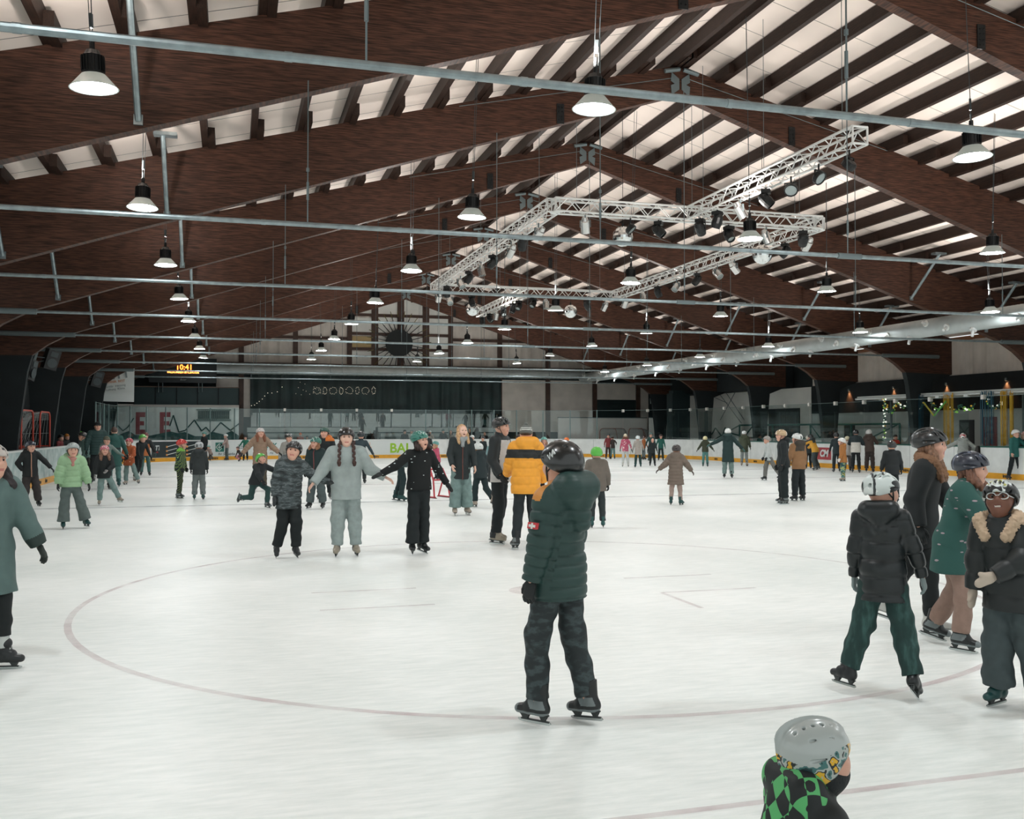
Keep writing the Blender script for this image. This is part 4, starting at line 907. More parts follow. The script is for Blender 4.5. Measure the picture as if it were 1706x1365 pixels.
# ------------------------------------------------------------------ skates (origin at the ankle joint, toe along +y)
def skate_boot(h, soft=False):
    F1 = [((0, 0, 1), .95)]
    P = [cap((0, -.045, -.036), (0, .05, -.04), .041, .042, k=.02), cap((0, .05, -.04), (0, .135, -.05), .044, .036, flat=[((0, 0, 1), .9)], k=.02),
         cap((0, -.022, -.04), (0, -.03, .125), .044, .054 if soft else .048, flat=[((1, 0, 0), .92)], k=.03, e1=True), cap((0, .055, -.01), (0, .005, .10), .03, .034, k=.03), cap((0, .02, .06), (0, .02, .15), .03, .026, flat=[((0, 1, 0), .45)], k=.008, e1=True)]
    if soft: P += [cap((0, -.03, .06), (0, .03, .07), .05, .046, k=.008), cap((0, .02, -.005), (0, .07, -.02), .045, .042, k=.006)]
    return solid(P, h, [plane((0, 0, -.076), (0, 0, -1))])
def blade_mesh(white=False):
    m = MB()
    for (y0, y1, t0, t1) in ((-.075, -.02, -.055, -.03), (.06, .125, .075, .11)):
        m.prism([(-.02, y0, -.072), (-.02, y1, -.072), (-.008, t1, -.108), (-.008, t0, -.108)], (0, 0, 0), (.001, 0, 0)); m.prism([(.02, y0, -.072), (.02, y1, -.072), (.008, t1, -.108), (.008, t0, -.108)], (0, 0, 0), (-.001, 0, 0))
        m.bb((-.019, y0, -.08), (.019, y1, -.073)); m.prism([(-.009, y0+.01, -.075), (-.009, y1-.005, -.075), (-.007, t1, -.112), (-.007, t0, -.112)], (0, 0, 0), (.017, 0, 0))
    m.bb((-.006, -.085, -.116), (.006, .125, -.106)); m.m = 1
    pr = [(-.1, -.124), (-.095, -.114), (-.085, -.108), (.125, -.108), (.15, -.112), (.152, -.12), (.14, -.128), (.1, -.132), (-.085, -.132)]
    m.prism([(-.0022, y, z) for y, z in pr], (0, 0, 0), (.0044, 0, 0)); return m
BLADEM = mat('steel skate blade', 'bcc3c2', .2, .9); HOLDM = mat('dark blade holder', '2a3030', .5); HOLDW = mat('pale blade holder', 'c3c7c4', .4)
blm = blade_mesh()
BLADES = {k: new_mesh('blade', blm.V, blm.F, [h_, BLADEM], blm.M) for k, h_ in (('dark', HOLDM), ('white', HOLDW))}
def boot_mesh(kind, lod):
    h = {0: .0045, 1: .008, 2: .014}[lod]
    def f():
        V, Q = skate_boot(h, kind in ('soft', 'teal', 'red')); c = V[Q].mean(1)
        mi = np.zeros(len(Q), int)
        if kind == 'hockey': mi[(c[:, 2] < -.055) | (c[:, 1] > .135)] = 1; mi[(np.abs(c[:, 0]) > .03) & (c[:, 2] < .02) & (c[:, 2] > -.035) & (c[:, 1] < .05+.6*(c[:, 2]))] = 1; mi[(c[:, 1] > .0) & (c[:, 2] > .11)] = 2
        elif kind in ('soft', 'red'): mi[(c[:, 2] < -.06)] = 1; mi[(c[:, 2] > .115) & (c[:, 1] > -.09)] = 2; mi[(np.abs(c[:, 2]-.05) < .012) & (c[:, 1] < .04)] = 1
        elif kind == 'gold': mi[(c[:, 1] > .02) & (c[:, 2] < .03) | (c[:, 2] < -.05)] = 1; mi[(c[:, 2] > .11)] = 2
        elif kind == 'tan': mi[(c[:, 2] > .08)] = 1; mi[(c[:, 2] < -.06)] = 1
        else: mi[(c[:, 2] < -.06)] = 1
        ms = {'hockey': ('151a1b', '6d7677', '9fa5a3'), 'soft': ('14191b', '0c1011', '2c3436'), 'red': ('14191b', '0c1011', 'b8382c'), 'teal': ('14403f', '0e2c2c', '1d5250'), 'gold': ('171b1c', '8b8374', 'c8c3b5'), 'tan': ('9a9083', '4c4742', '4c4742'), 'dark': ('14191b', '3a3f40', '3a3f40'), 'pale': ('b9bab5', '8b8c88', 'b9bab5'), 'green': ('1d4f4c', '153534', '1d4f4c')}[kind]
        return qmesh('ice_skate', V, Q, [mat('skate '+x, x, .4) for x in ms], mi)
    return cached(('boot', kind, lod), f)
# ------------------------------------------------------------------ helmets, unit: one head height; origin at the head centre, face along +y
def helm(kind, lod):
    h = {0: .013, 1: .02, 2: .04}[lod]
    def f():
        if kind == 'bike':
            P = [ell((0, -.05, .12), (.465, .57, .45), k=.03)]
            P.append(ell((0, -.03, .06), (.38, .47, .40), k=.02, sub=True))
            for x, w_ in ((-.33, .04), (-.2, .055), (-.065, .045), (.065, .045), (.2, .055), (.33, .04)):
                for y0, y1 in ((.16, .44), (-.42, -.05)):
                    zz = lambda y: .12+.45*math.sqrt(max(0, 1-(x/.465)**2-((y+.05)/.57)**2)); a, b = y0, y1
                    if abs(x) > .3: a, b = y0*.6, y1*.8
                    P.append(cap((x, a, zz(a)), (x*.92, b, zz(b)), w_, w_*.85, k=.015, sub=True))
            for x in (-.13, .13): P.append(cap((x, -.5, .22), (x, -.62, .12), .05, .05, k=.01, sub=True)); 
            for sx in (-1, 1): P.append(cap((sx*.44, .2, .1), (sx*.46, -.15, .1), .035, .04, k=.01, sub=True))
            cuts = [plane((0, .3, .08), (0, .3, -1)), plane((0, -.3, -.14), (0, -.25, -1))]
            V, Q = solid(P, h, cuts); c = V[Q].mean(1); mi = ((np.abs(c[:, 0]) < .28) & (np.abs(np.sin(c[:, 1]*9+c[:, 0]*6)) < .35)).astype(int)
        elif kind == 'ski':
            P = [ell((0, -.04, .12), (.46, .55, .45), k=.03), ell((0, -.12, -.12), (.44, .46, .36), k=.1), ell((0, .02, .0), (.38, .46, .47), k=.02, sub=True), cap((0, .4, -.3), (0, .9, -.3), .42, .5, k=.04, sub=True)]
            P += [cap((sx*.17, .2-i*.14, .5-.02*i), (sx*.2, .2-i*.14, .56), .028, .028, k=.01, sub=True) for sx in (-1, 1) for i in range(5)]
            P += [cap((sx*.33, .15, .35), (sx*.36, -.2, .36), .02, .02, k=.01, sub=True) for sx in (-1, 1)] + [cap((sx*.43, -.0, .1), (sx*.44, -.25, .08), .02, .03, k=.01, sub=True) for sx in (-1, 1)]
            P += [ell((0, -.14, .3), (.03, .5, .32), k=.06)]
            V, Q = solid(P, h, [plane((0, 0, -.42), (0, .15, -1))]); c = V[Q].mean(1); mi = (c[:, 2] < .12+.1*np.sin(c[:, 1]*5)).astype(int)
        else:
            P = [ell((0, -.04, .12), (.46, .55, .45), k=.03), ell((0, -.14, .0), (.44, .45, .3), k=.08), ell((0, .0, .02), (.38, .46, .43), k=.02, sub=True)]
            P += [cap((sx*.16, .35, .4), (sx*.17, .3, .45), .045, k=.01, sub=True) for sx in (-1, 1)] + [cap((sx*.17, .05, .56), (sx*.17, 0, .57), .04, k=.01, sub=True) for sx in (-1, 1)] + [cap((sx*.16, -.35, .45), (sx*.17, -.4, .45), .045, k=.01, sub=True) for sx in (-1, 1)]
            P += [cap((sx*.40, .2, .14), (sx*.44, .08, .14), .03, .03, k=.01, sub=True) for sx in (-1, 1)] + [cap((sx*.2, .5, .18), (sx*.3, .42, .18), .03, .03, k=.01, sub=True) for sx in (-1, 1)]
            P += [cap((sx*.12, -.62, .15), (sx*.2, -.6, .15), .035, .035, k=.01, sub=True) for sx in (-1, 1)]
            V, Q = solid(P, h, [plane((0, .3, .1), (0, .38, -1)), plane((0, -.3, -.22), (0, -.3, -1))]); c = V[Q].mean(1); mi = (c[:, 2] < .0).astype(int)*0
        return V, Q, mi
    return cached(('helm', kind, lod), f)
def liner(lod):
    def f():
        V, Q = solid([ell((0, -.04, .08), (.405, .5, .41), k=.02)], {0: .03, 1: .04, 2: .07}[lod], [plane((0, .3, .1), (0, .25, -1)), plane((0, -.3, -.12), (0, -.3, -1))]); return V, Q
    return cached(('liner', lod), f)
# ------------------------------------------------------------------ people
def dirv(s, out, fwd): return np.array([s*math.sin(R(out)), math.cos(R(out))*math.sin(R(fwd)), -math.cos(R(out))*math.cos(R(fwd))])
SKINS = {'fair': 'cf9f8a', 'pale': 'd9b09c', 'tan': 'a9745a', 'brown': '70493a'}
def skel(P, hs, wide):
    J = {}; sp_s, sp_f = P.get('lean', (0, 4)); up = unit([math.sin(R(sp_s)), math.sin(R(sp_f))*math.cos(R(sp_s)), math.cos(R(sp_f))*math.cos(R(sp_s))])
    tw = R(P.get('twist', 0)); rt = unit(np.array([math.cos(tw), math.sin(tw), 0]) - up*(np.array([math.cos(tw), math.sin(tw), 0])@up)); fw_ = np.cross(up, rt)
    J['pel'] = np.zeros(3); J['up'] = up; J['rt'] = rt; J['fw'] = fw_; J['mid'] = up*.15; J['neck'] = up*.30
    y, p, t = P.get('head', (0, 0, 0)); HM = Matrix.Rotation(R(y), 3, 'Z') @ Matrix.Rotation(R(-p), 3, 'X') @ Matrix.Rotation(R(t), 3, 'Y')
    # head frame follows the twist, stays mostly upright
    B = Matrix(((math.cos(tw), -math.sin(tw), 0), (math.sin(tw), math.cos(tw), 0), (0, 0, 1))); HM = B @ HM
    hu = unit(np.array(HM @ Vector((0, 0, 1)))+up*.6); J['HM'] = HM
    J['hc'] = J['neck']+hu*(.03)+hu*(.066*hs)+np.array(HM @ Vector((0, .012, 0))); J['hh'] = .135*hs
    for s, nm in ((1, 'R'), (-1, 'L')):
        J['sh'+nm] = J['neck']-up*.022+rt*s*(.098*wide); J['hip'+nm] = rt*s*.046*1.0; J['hip'+nm][2] = 0
        a = P.get('arm'+nm, (14, 6, 10, 22)); 
        def tf(v): return rt*v[0]+fw_*v[1]+np.array([0, 0, 1])*v[2] if abs(sp_f) < 25 else rt*v[0]+unit(fw_*[1, 1, 0])*v[1]+np.array([0, 0, 1])*v[2]
        J['el'+nm] = J['sh'+nm]+unit(tf(dirv(s, a[0], a[1])))*.158; J['wr'+nm] = J['el'+nm]+unit(tf(dirv(s, a[2], a[3])))*.138
        l = P.get('leg'+nm, (5, 4, 4, -6)); J['kn'+nm] = J['hip'+nm]+dirv(s, l[0], l[1])*.245; J['an'+nm] = J['kn'+nm]+dirv(s, l[2], l[3])*.235
        shin = unit(J['kn'+nm]-J['an'+nm]); f = P.get('foot'+nm, (8, 0)); fy, fp = f; z = unit(np.array([0, 0, 1])*(1-P.get('ank', .6))+shin*P.get('ank', .6))
        fwd = np.array([s*math.sin(R(fy)), math.cos(R(fy)), 0]); x = unit(np.cross(fwd, z)); y_ = np.cross(z, x); Mx = Matrix([[x[i], y_[i], z[i]] for i in range(3)]) @ Matrix.Rotation(R(fp), 3, 'X')
        J['fm'+nm] = Mx
    fs = 1/1.72*1.0; low = 1e9
    for nm in 'RL':
        for yy in (-.095, .0, .14): low = min(low, J['an'+nm][2]+(J['fm'+nm] @ Vector((0, yy*fs, -.132*fs)))[2])
        if P.get('kneel'): low = min(low, J['kn'+nm][2]-.04)
    J['low'] = low; return J
def person(label, px, py, top, face=0, lod=2, pose=None, hs=1.08, wide=1.0, bulk=0, jacket='1a2022', jrough=.75, jlen=.08, jflare=1.0, quilt=0, jpat=None, zones=None, zcols=(), hood=0, collar=True,
           trousers='1b2324', tw=0, flare=0, tlen=1.0, tpat=None, socks=None, head='bike', hcol='1a1d1e', hcol2=None, hair='3a261c', hairlen=0, braids=False, skin='fair', glove='151a1b', mitt=False, boots='dark', blade='dark',
           scarf=None, zip_=None, depth=0, H=None, glasses=False, fur=None, gz=0.0, group=None, extra=None, curl=.35, name_cat='person', gaiter=None, visor=False, pompom=False, fat=0):
    P = pose or {}
    g = G(px, py) if gz == 0 else G(px, py, gz)
    if depth: g = Vector((0, 0, 0)); d = ray(px, py); t_ = depth/(d @ (CM @ Vector((0, 0, -1)))); g = Vector((d.x*t_, d.y*t_, gz))
    fwdc = CM @ Vector((0, 0, -1)); zc = (g-Vector((0, 0, CAMH))) @ fwdc; tot = CAMH+(716-top)*zc/F*1.0-gz
    J = skel(P, hs, wide); hat = {'bike': .10, 'round': .08, 'ski': .08, 'beanie': .07, None: .03, 'cap': .05}[head]*.135*hs
    tp = J['hc'][2]+.5*J['hh']+hat; unitH = tp-J['low']
    if H is None: H = tot/unitH
    ph = R(face); v = Vector((g.x, g.y, 0)).normalized(); r_ = Vector((v.y, -v.x, 0)); fd = -v*math.cos(ph)+r_*math.sin(ph); rz = math.atan2(-fd.x, fd.y)
    T = thing('person', label, 'person', (g.x, g.y, gz), rz, group)
    off = np.array([0, 0, -J['low']]); K = {}
    mid_ = (J['anR']+J['anL'])/2 if not P.get('kneel') else (J['anR']+J['anL'])/2*.5; off[0] -= mid_[0]; off[1] -= mid_[1]
    for k, v_ in J.items(): K[k] = (v_+off)*H if isinstance(v_, np.ndarray) and k not in ('up', 'rt', 'fw') else v_
    up, rt, fwv = J['up'], J['rt'], J['fw']; hh = J['hh']*H; HM = J['HM']; hc = K['hc']
    hp = lambda x, y, z: hc+np.array(HM @ Vector((x*hh, y*hh, z*hh)))
    Mh = [[HM[i][j] for j in range(3)] for i in range(3)]
    hb = {0: .006, 1: .009, 2: .018}[lod]; hcx = {0: .0065, 1: .0095, 2: .018}[lod]
    b = bulk+fat; fl = [(fwv, .70)]
    # --- body
    B = [cap(K['pel'], K['neck']-up*.06*H, .062*H, .07*H, flat=fl, k=.02), cap(K['shR'], K['shL'], .024*H, k=.02), cap(K['neck']-up*.03*H, hp(0, -.02, -.15), .034*H, .032*H, k=.02)]
    sv = {}
    for nm in 'RL':
        s = 1 if nm == 'R' else -1
        B += [cap(K['hip'+nm], K['kn'+nm], .046*H, .031*H, k=.03), cap(K['kn'+nm], K['an'+nm], .032*H, .02*H, k=.02), cap(K['sh'+nm], K['el'+nm], .026*H, .021*H, k=.02), cap(K['el'+nm], K['wr'+nm], .02*H, .0125*H, k=.015)]
        B += [cap(K['an'+nm], K['an'+nm]+np.array(J['fm'+nm] @ Vector((0, .04, -.022)))*H, .014*H, .012*H, k=.01)]
        z = unit(K['el'+nm]-K['wr'+nm]); inn = -rt*s; x = unit(-inn+z*float(inn@z)); y_ = np.cross(z, x)
        if y_@fwv < 0: y_ = -y_
        # palm towards -x, thumb towards +y ; keep right handed by choosing z = x cross y
        Mw = Matrix([[x[i], y_[i], z[i], K['wr'+nm][i]-z[i]*.0*H] for i in range(3)]+[[0, 0, 0, 1]]); sv[nm] = (Mw, H/1.72)
    # face
    B += [ell(hp(0, -.05, .1), np.array((.36, .44, .4))*hh, k=.03, M=Mh), ell(hp(0, .1, -.22), np.array((.225, .27, .28))*hh, k=.07*hh/.2, M=Mh), ell(hp(0, .27, -.42), np.array((.1, .1, .08))*hh, k=.05*hh/.2, M=Mh)]
    if lod < 2:
        B += [cap(hp(0, .385, .04), hp(0, .45, -.1), .03*hh, .055*hh, k=.03*hh/.2), cap(hp(-.05, .42, -.12), hp(.05, .42, -.12), .035*hh, k=.015), cap(hp(-.2, .33, .1), hp(.2, .33, .1), .05*hh, k=.02)]
        for sx in (-1, 1):
            B += [ell(hp(sx*.36, -.02, -.05), np.array((.04, .08, .11))*hh, k=.01, M=Mh), cap(hp(sx*.2, .29, -.14), None, .1*hh, k=.04), cap(hp(sx*.155, .46, .03), None, .075*hh, k=.02, sub=True)]
        B += [cap(hp(-.075, .36, -.27), hp(.075, .36, -.27), .035*hh, k=.01), cap(hp(-.06, .355, -.305), hp(.06, .355, -.305), .035*hh, k=.01)]
        if P.get('smile') or P.get('mouth'): B += [cap(hp(-.07, .41, -.285), hp(.07, .41, -.285), .028*hh, k=.006, sub=True)]
    else: B += [cap(hp(0, .4, .0), hp(0, .44, -.1), .05*hh, k=.01)]
    if glove is None:
        for nm in 'RL': B += hand_prims(sv[nm][0], sv[nm][1], 0 if lod < 2 else .004, curl)
    else:
        for nm in 'RL': z = unit(K['wr'+nm]-K['el'+nm]); B += [cap(K['wr'+nm], K['wr'+nm]+z*.035*H, .011*H, k=.01)]
    V, Q = solid(B, hb); c = V[Q].mean(1); loc = (c-hc)@np.array(Mh)/hh; mi = np.zeros(len(Q), int)
    lip = (np.abs(loc[:, 0]) < .12) & (np.abs(loc[:, 2]+.288) < .045) & (loc[:, 1] > .28); mi[lip] = 1
    if P.get('smile') or P.get('mouth'): mi[(np.abs(loc[:, 0]) < .085) & (np.abs(loc[:, 2]+.285) < (.022 if P.get('smile') else .03)) & (loc[:, 1] > .25)] = 4 if P.get('smile') else 3
    sk = mat('skin '+skin, SKINS[skin], .5, spec=.4); parts = [(V, Q)]; mis = [mi]
    def ball(ctr, r, n=8):
        m = MB(); m.lathe([(r*math.sin(PI*j/n), r*math.cos(PI*j/n)) for j in range(n+1)], (0, 0, 0), n+2, HM @ Matrix.Rotation(-PI/2, 3, 'X'))
        return np.array([list(v) for v in m.V])+ctr, np.array(m.F)
    if lod < 2:
        for sx in (-1, 1):
            e = ball(hp(sx*.15, .358, .025), .047*hh); parts.append(e); mis.append(np.full(len(e[1]), 2)); e2 = ball(hp(sx*.15, .381, .022), .038*hh); parts.append(e2); mis.append(np.full(len(e2[1]), 3))
            bv = solid([cap(hp(sx*.08, .4, .105), hp(sx*.23, .345, .11), .022*hh, k=.005), cap(hp(sx*.08, .408, .055), hp(sx*.21, .365, .05), .012*hh, k=.005)], max(.004, hb*.5)); parts.append(bv); mis.append(np.full(len(bv[1]), 5))
    V, Q = join(*parts)
    link(bpy.data.objects.new('body', qmesh('body', V, Q, [sk, mat('lips '+skin, {'fair': 'b06b62', 'pale': 'b8726a', 'tan': '8d4f45', 'brown': '6d3c35'}[skin], .45), mat('eye white', 'e4e2dc', .3), mat('eye dark', '1c1512', .2), mat('teeth', 'e6e0d4', .3), mat('brow '+hair, hair, .8)], np.concatenate(mis))), T)
    # --- trousers
    t0 = .012*H+tw
    X = [cap(K['pel']+np.array([0, 0, .055*H]), K['pel']-np.array([0, 0, .02*H]), .066*H+t0, .066*H+t0, flat=[(fwv, .78)], k=.03, e0=True)]
    for nm in 'RL':
        kn, an = K['kn'+nm], K['an'+nm]; dn = unit(an-kn); end = kn+(an-kn)*(.93*tlen)
        X += [cap(K['hip'+nm], kn, .046*H+t0*.5, .033*H+t0, k=.03), cap(kn, end, .033*H+t0, .026*H+t0+flare, k=.02, e1=True)]
    V, Q = solid(X, hcx); V = folds(V, Q, {0: .008, 1: .007, 2: .004}[lod]*(1+8*max(0, min(tw, .05))), 34 if lod == 0 else 30, px*.01)
    tm = tpat or mat('trousers '+trousers, trousers, .85, noise=(18, .08), bump=(60, .15, .004))
    link(bpy.data.objects.new('trousers', qmesh('trousers', V, Q, tm)), T)
    if socks:
        X = [cap(K['kn'+nm]+(K['an'+nm]-K['kn'+nm])*.62, K['an'+nm]+(K['kn'+nm]-K['an'+nm])*.1, .031*H, .031*H, k=.01, e0=True, e1=True) for nm in 'RL']
        V, Q = solid(X, hcx); link(bpy.data.objects.new('socks', qmesh('socks', V, Q, mat('sock '+socks, socks, .9))), T)
    # --- jacket
    dn = np.array([0, 0, -1.0]); w0 = .097*H; hem = K['pel']+dn*jlen*H+(fwv*(-.0))
    Xj = [cap(K['shR']*.92+K['shL']*.08, K['shL']*.92+K['shR']*.08, .036*H+b, k=.04), cap(K['neck']-up*.075*H, K['mid'], w0*wide+b, 0.09*H*wide+b, flat=fl, k=.04), cap(K['mid'], K['pel'], .09*H*wide+b, .1*H+b, flat=fl, k=.04, e1=True),
          cap(K['pel']+up*.01*H, hem, .1*H+b, (.104*H+b)*jflare, flat=[(fwv, .78)], k=.03, e1=True), cap(K['neck']-up*.04*H, K['neck']+up*.01*H, .05*H+b, .04*H+b*.5, k=.03)]
    for nm in 'RL':
        Xj += [cap(K['sh'+nm], K['el'+nm], .035*H+b*.9, .031*H+b, k=.03), cap(K['el'+nm], K['wr'+nm], .031*H+b, .024*H+b*.7, k=.015, e1=True)]
    if collar: Xj += [cap(K['neck'], K['neck']+up*.046*H+fwv*.008*H, .041*H+b*.3, .044*H+b*.3, k=.015, e1=True)]
    if hood:
        bk = K['neck']-fwv*.055*H; hd = float(hood); Xj += [cap(bk+rt*.05*H+up*.02*H-fwv*.02*H*(hd-1), bk-rt*.05*H+up*.02*H-fwv*.02*H*(hd-1), .042*H*hd+b*.4, k=.03), cap(bk-up*.01*H-fwv*.03*H*(hd-1), bk-up*.07*H*hd-fwv*(.016+.05*(hd-1))*H, .055*H*hd+b*.3, .03*H*hd+b*.3, flat=fl, k=.03), cap(K['neck']+rt*.05*H+up*.01*H, K['neck']+rt*.04*H+fwv*.04*H-up*.01*H, .024*H+b*.3, .015*H, k=.02), cap(K['neck']-rt*.05*H+up*.01*H, K['neck']-rt*.04*H+fwv*.04*H-up*.01*H, .024*H+b*.3, .015*H, k=.02)]
    V, Q = solid(Xj, hcx)
    def armdist(p):
        best = np.full(len(p), 9.0); tt = np.zeros(len(p))
        for nm in 'RL':
            for i_, (a, e) in enumerate(((K['sh'+nm], K['el'+nm]), (K['el'+nm], K['wr'+nm]))):
                ba = e-a; t = np.clip(((p-a)@ba)/(ba@ba), 0, 1); d = np.linalg.norm(p-a-t[:, None]*ba, axis=1); m = d < best; best[m] = d[m]; tt[m] = (t[m]+i_)*.15*H
        return best, tt
    def tordist(p):
        a, e = K['pel'], K['neck']-up*.05*H; ba = e-a; t = np.clip(((p-a)@ba)/(ba@ba), 0, 1); return np.linalg.norm(p-a-t[:, None]*ba, axis=1)
    ad_, at_ = armdist(V); arm = ad_ < .05*H+b; 
    if quilt:
        st = quilt; co = np.where(arm, at_, V@np.array([0, 0, 1.0])); q_ = np.abs(np.sin(PI*co/st)); Nn = normals(V, Q)
        hoodm = (V-K['neck'])@up > -.03*H; amp = np.where(hoodm, .2, 1)*{0: .011, 1: .011, 2: .012}[lod]
        V = V-Nn*(amp*(1-q_)**2.2*1.0)[:, None]
    V = folds(V, Q, {0: .006, 1: .0045, 2: .003}[lod]*(.6 if quilt else 1), 24, px*.013+1, .8)
    c = V[Q].mean(1); mi = np.zeros(len(Q), int); mats_ = [jpat or mat('jacket %s %.2f' % (jacket, jrough), jacket, jrough, noise=(14, .06), bump=(70, .12, .003))]
    u = dict(x=((c-K['pel'])@rt)/H, y=((c-K['pel'])@fwv)/H, z=((c-K['pel'])@up)/H, arm=(armdist(c)[0] < .045*H+b) & (np.abs((c-K['pel'])@rt) > .085*H*wide), t=armdist(c)[1]/H, hood=(((c-K['neck'])@up > -.02*H) | (((c-K['neck'])@fwv < -.06*H) & ((c-K['neck'])@up > -.1*H))))
    for cc in zcols: mats_.append(mat('jacket trim '+cc, cc, jrough, noise=(14, .06), bump=(70, .12, .003)) if isinstance(cc, str) else cc)
    if zones:
        for fn, ix in zones: mi[fn(u)] = ix
    link(bpy.data.objects.new('jacket', qmesh('jacket', V, Q, mats_, mi)), T)
    if zip_:
        Xz = []; pts_ = []
        for f_ in np.linspace(0, 1, 9):
            p_ = (K['neck']+up*.02*H)*(1-f_)+hem*f_; pr = np.array([.045, .1, .1, .098, .095, .095, .1, .104, .104])[int(f_*8)]*H*(wide if f_ < .6 else 1)+b; pts_.append(p_+fwv*(pr*.71 if f_ < .75 else pr*.79)+fwv*.002)
        m = MB(); m.path([Vector(p_) for p_ in pts_], .009 if lod < 2 else .014, 6); link(bpy.data.objects.new('zip', new_mesh('zip', m.V, m.F, mat('zip '+zip_, zip_, .5))), T)
    # --- gloves
    if glove:
        gm = mat('glove '+glove, glove, .7, bump=(50, .2, .004)); V, Q = cached(('glove', lod, mitt), (lambda: mitten()) if mitt else GLOVE[lod])
        for nm in 'RL':
            M_, sc = sv[nm]; A = np.array(M_.to_3x3())*sc; W_ = V@A.T+np.array(M_.translation)-np.array([0, 0, 0]); q_ = Q if np.linalg.det(A) > 0 else Q[:, ::-1]
            o = link(bpy.data.objects.new('glove', qmesh('glove', W_, q_, gm)), T)
    # --- skates
    if boots:
        for nm in 'RL':
            o = link(bpy.data.objects.new('ice_skate', boot_mesh(boots, lod)), T); sc = H/1.72
            if sc*1.72 < 1.45: sc *= 1.06
            M_ = J['fm'+nm].to_4x4(); M_ = Matrix.Translation(Vector(K['an'+nm])) @ M_ @ Matrix.Scale(H/1.72, 4); o.matrix_local = M_
            bl = link(bpy.data.objects.new('blade', BLADES[blade]), o)
            if lod == 0:
                m = MB()
                for i in range(6): zz = -.012+.02*i; yy = .078-.3*(zz+.012) if zz > 0 else .09; m.tube((-.022, yy, zz), (.022, yy, zz+.008), .004, 6); m.tube((.022, yy, zz), (-.022, yy, zz+.008), .004, 6)
                link(bpy.data.objects.new('laces', new_mesh('laces', m.V, m.F, mat('lace grey', '9a9f9c', .8))), o)
    # --- hair
    if hair:
        if hs >= 1.0 and head in ('bike', 'round') and lod < 2 and not hairlen: pass
        hm = mat('hair '+hair, hair, .55, noise=(60, .35, hair, (1, 1, .12)) if False else (40, .3), bump=(90, .5, .006)); hs_ = .4 if head in ('bike', 'round', 'ski', 'beanie', 'cap') else .44
        Hp = [ell(hp(0, -.08, .1), np.array((.385, .45, .42 if hs_ > .41 else .38))*hh, k=.02, M=Mh)]
        Hp.append(cap(hp(0, .42, -.15), hp(0, .5, -.15), .36*hh, k=.02, sub=True)); 
        if hs_ > .41: Hp.append(cap(hp(0, .52, .05), None, .3*hh, k=.03, sub=True))
        if hairlen:
            for sx in (-1, 1):
                Hp += [cap(hp(sx*.3, -.08, .05), hp(sx*.38, .12, -.4), .14*hh, .17*hh, k=.03), cap(hp(sx*.38, .12, -.4), hp(sx*.44, .42, -.5-hairlen), .2*hh, .13*hh, k=.03, flat=[(np.array(HM@Vector((0, 1, 0))), .7)])]
            Hp += [cap(hp(0, -.2, -.1), hp(0, -.3, -.5-hairlen*.8), .32*hh, .22*hh, flat=[(np.array(HM@Vector((0, 1, 0))), .5)], k=.04)]
        V, Q = solid(Hp, hb*.9)
        if hairlen: N_ = normals(V, Q); an_ = np.arctan2(V[:, 1]-hc[1], V[:, 0]-hc[0]); V = V+N_*(.006*np.sin(an_*22+np.sin(V[:, 2]*18)*1.2))[:, None]
        hobj = link(bpy.data.objects.new('hair', qmesh('hair', V, Q, hm)), T)
        if braids:
            for sx in (-1, 1):
                Bp = []
                a = hp(sx*.40, .25, -.25); e = hp(sx*.44, .66, -1.5); n = 9
                for i in range(n): p_ = a+(e-a)*i/(n-1)+rt*.008*(1 if i % 2 else -1); Bp.append(cap(p_, p_+(e-a)/(n-1)*.7, .019*(1-.03*i), k=.006))
                Bp.append(cap(e, e+np.array([0, 0, -.03]), .03, .02, k=.01)); V, Q = solid(Bp, .007); link(bpy.data.objects.new('braid', qmesh('braid', V, Q, hm)), T)
    # --- headgear
    if head in ('bike', 'round', 'ski'):
        V, Q, mi = helm(head, lod); A = np.array(Mh); W_ = (V*hh*1.09)@A.T+hc; cols = [hcol, hcol2 or hcol]
        hmat = [x if not isinstance(x, str) else mat('helmet '+x, x, .28 if head != 'bike' else .35, spec=.6, coat=.4) for x in cols]
        ho = link(bpy.data.objects.new('helmet', qmesh('helmet', W_, Q, hmat, mi)), T); V, Q = liner(lod); W_ = (V*hh*1.05)@A.T+hc
        link(bpy.data.objects.new('helmet_liner', qmesh('helmet_liner', W_, Q, mat('helmet liner black', '0f1213', .8))), ho)
        if lod < 2:
            m = MB()
            for sx in (-1, 1): m.path([Vector(hp(sx*.40, .05, .1)), Vector(hp(sx*.39, .08, -.15)), Vector(hp(sx*.27, .18, -.42)), Vector(hp(0, .24, -.53))], .0055, 5); m.path([Vector(hp(sx*.40, -.25, .05)), Vector(hp(sx*.39, .03, -.18))], .005, 5)
            link(bpy.data.objects.new('chin_strap', new_mesh('chin_strap', m.V, m.F, BLACKM)), ho)
        if visor:
            V, Q = solid([ell(hp(0, .5, .17), np.array((.33, .2, .035))*hh, k=.01, M=Mh)], hb*.6); link(bpy.data.objects.new('visor', qmesh('visor', V, Q, hmat[0])), ho)
    elif head in ('beanie', 'cap'):
        Bp = [ell(hp(0, -.05, .14), np.array((.40, .47, .44))*hh, k=.02, M=Mh)]
        if head == 'cap': Bp += [ell(hp(0, .5, .14), np.array((.26, .22, .03))*hh, k=.03, M=Mh)]
        else: Bp += [ell(hp(0, -.05, .06), np.array((.42, .49, .14))*hh, k=.01, M=Mh)]
        V, Q = solid(Bp, hb*.8, [plane(hp(0, 0, .03 if head == 'cap' else -.02), -np.array(HM@Vector((0, -.1, 1))))]); c = V[Q].mean(1); l = (c-hc)@np.array(Mh)/hh
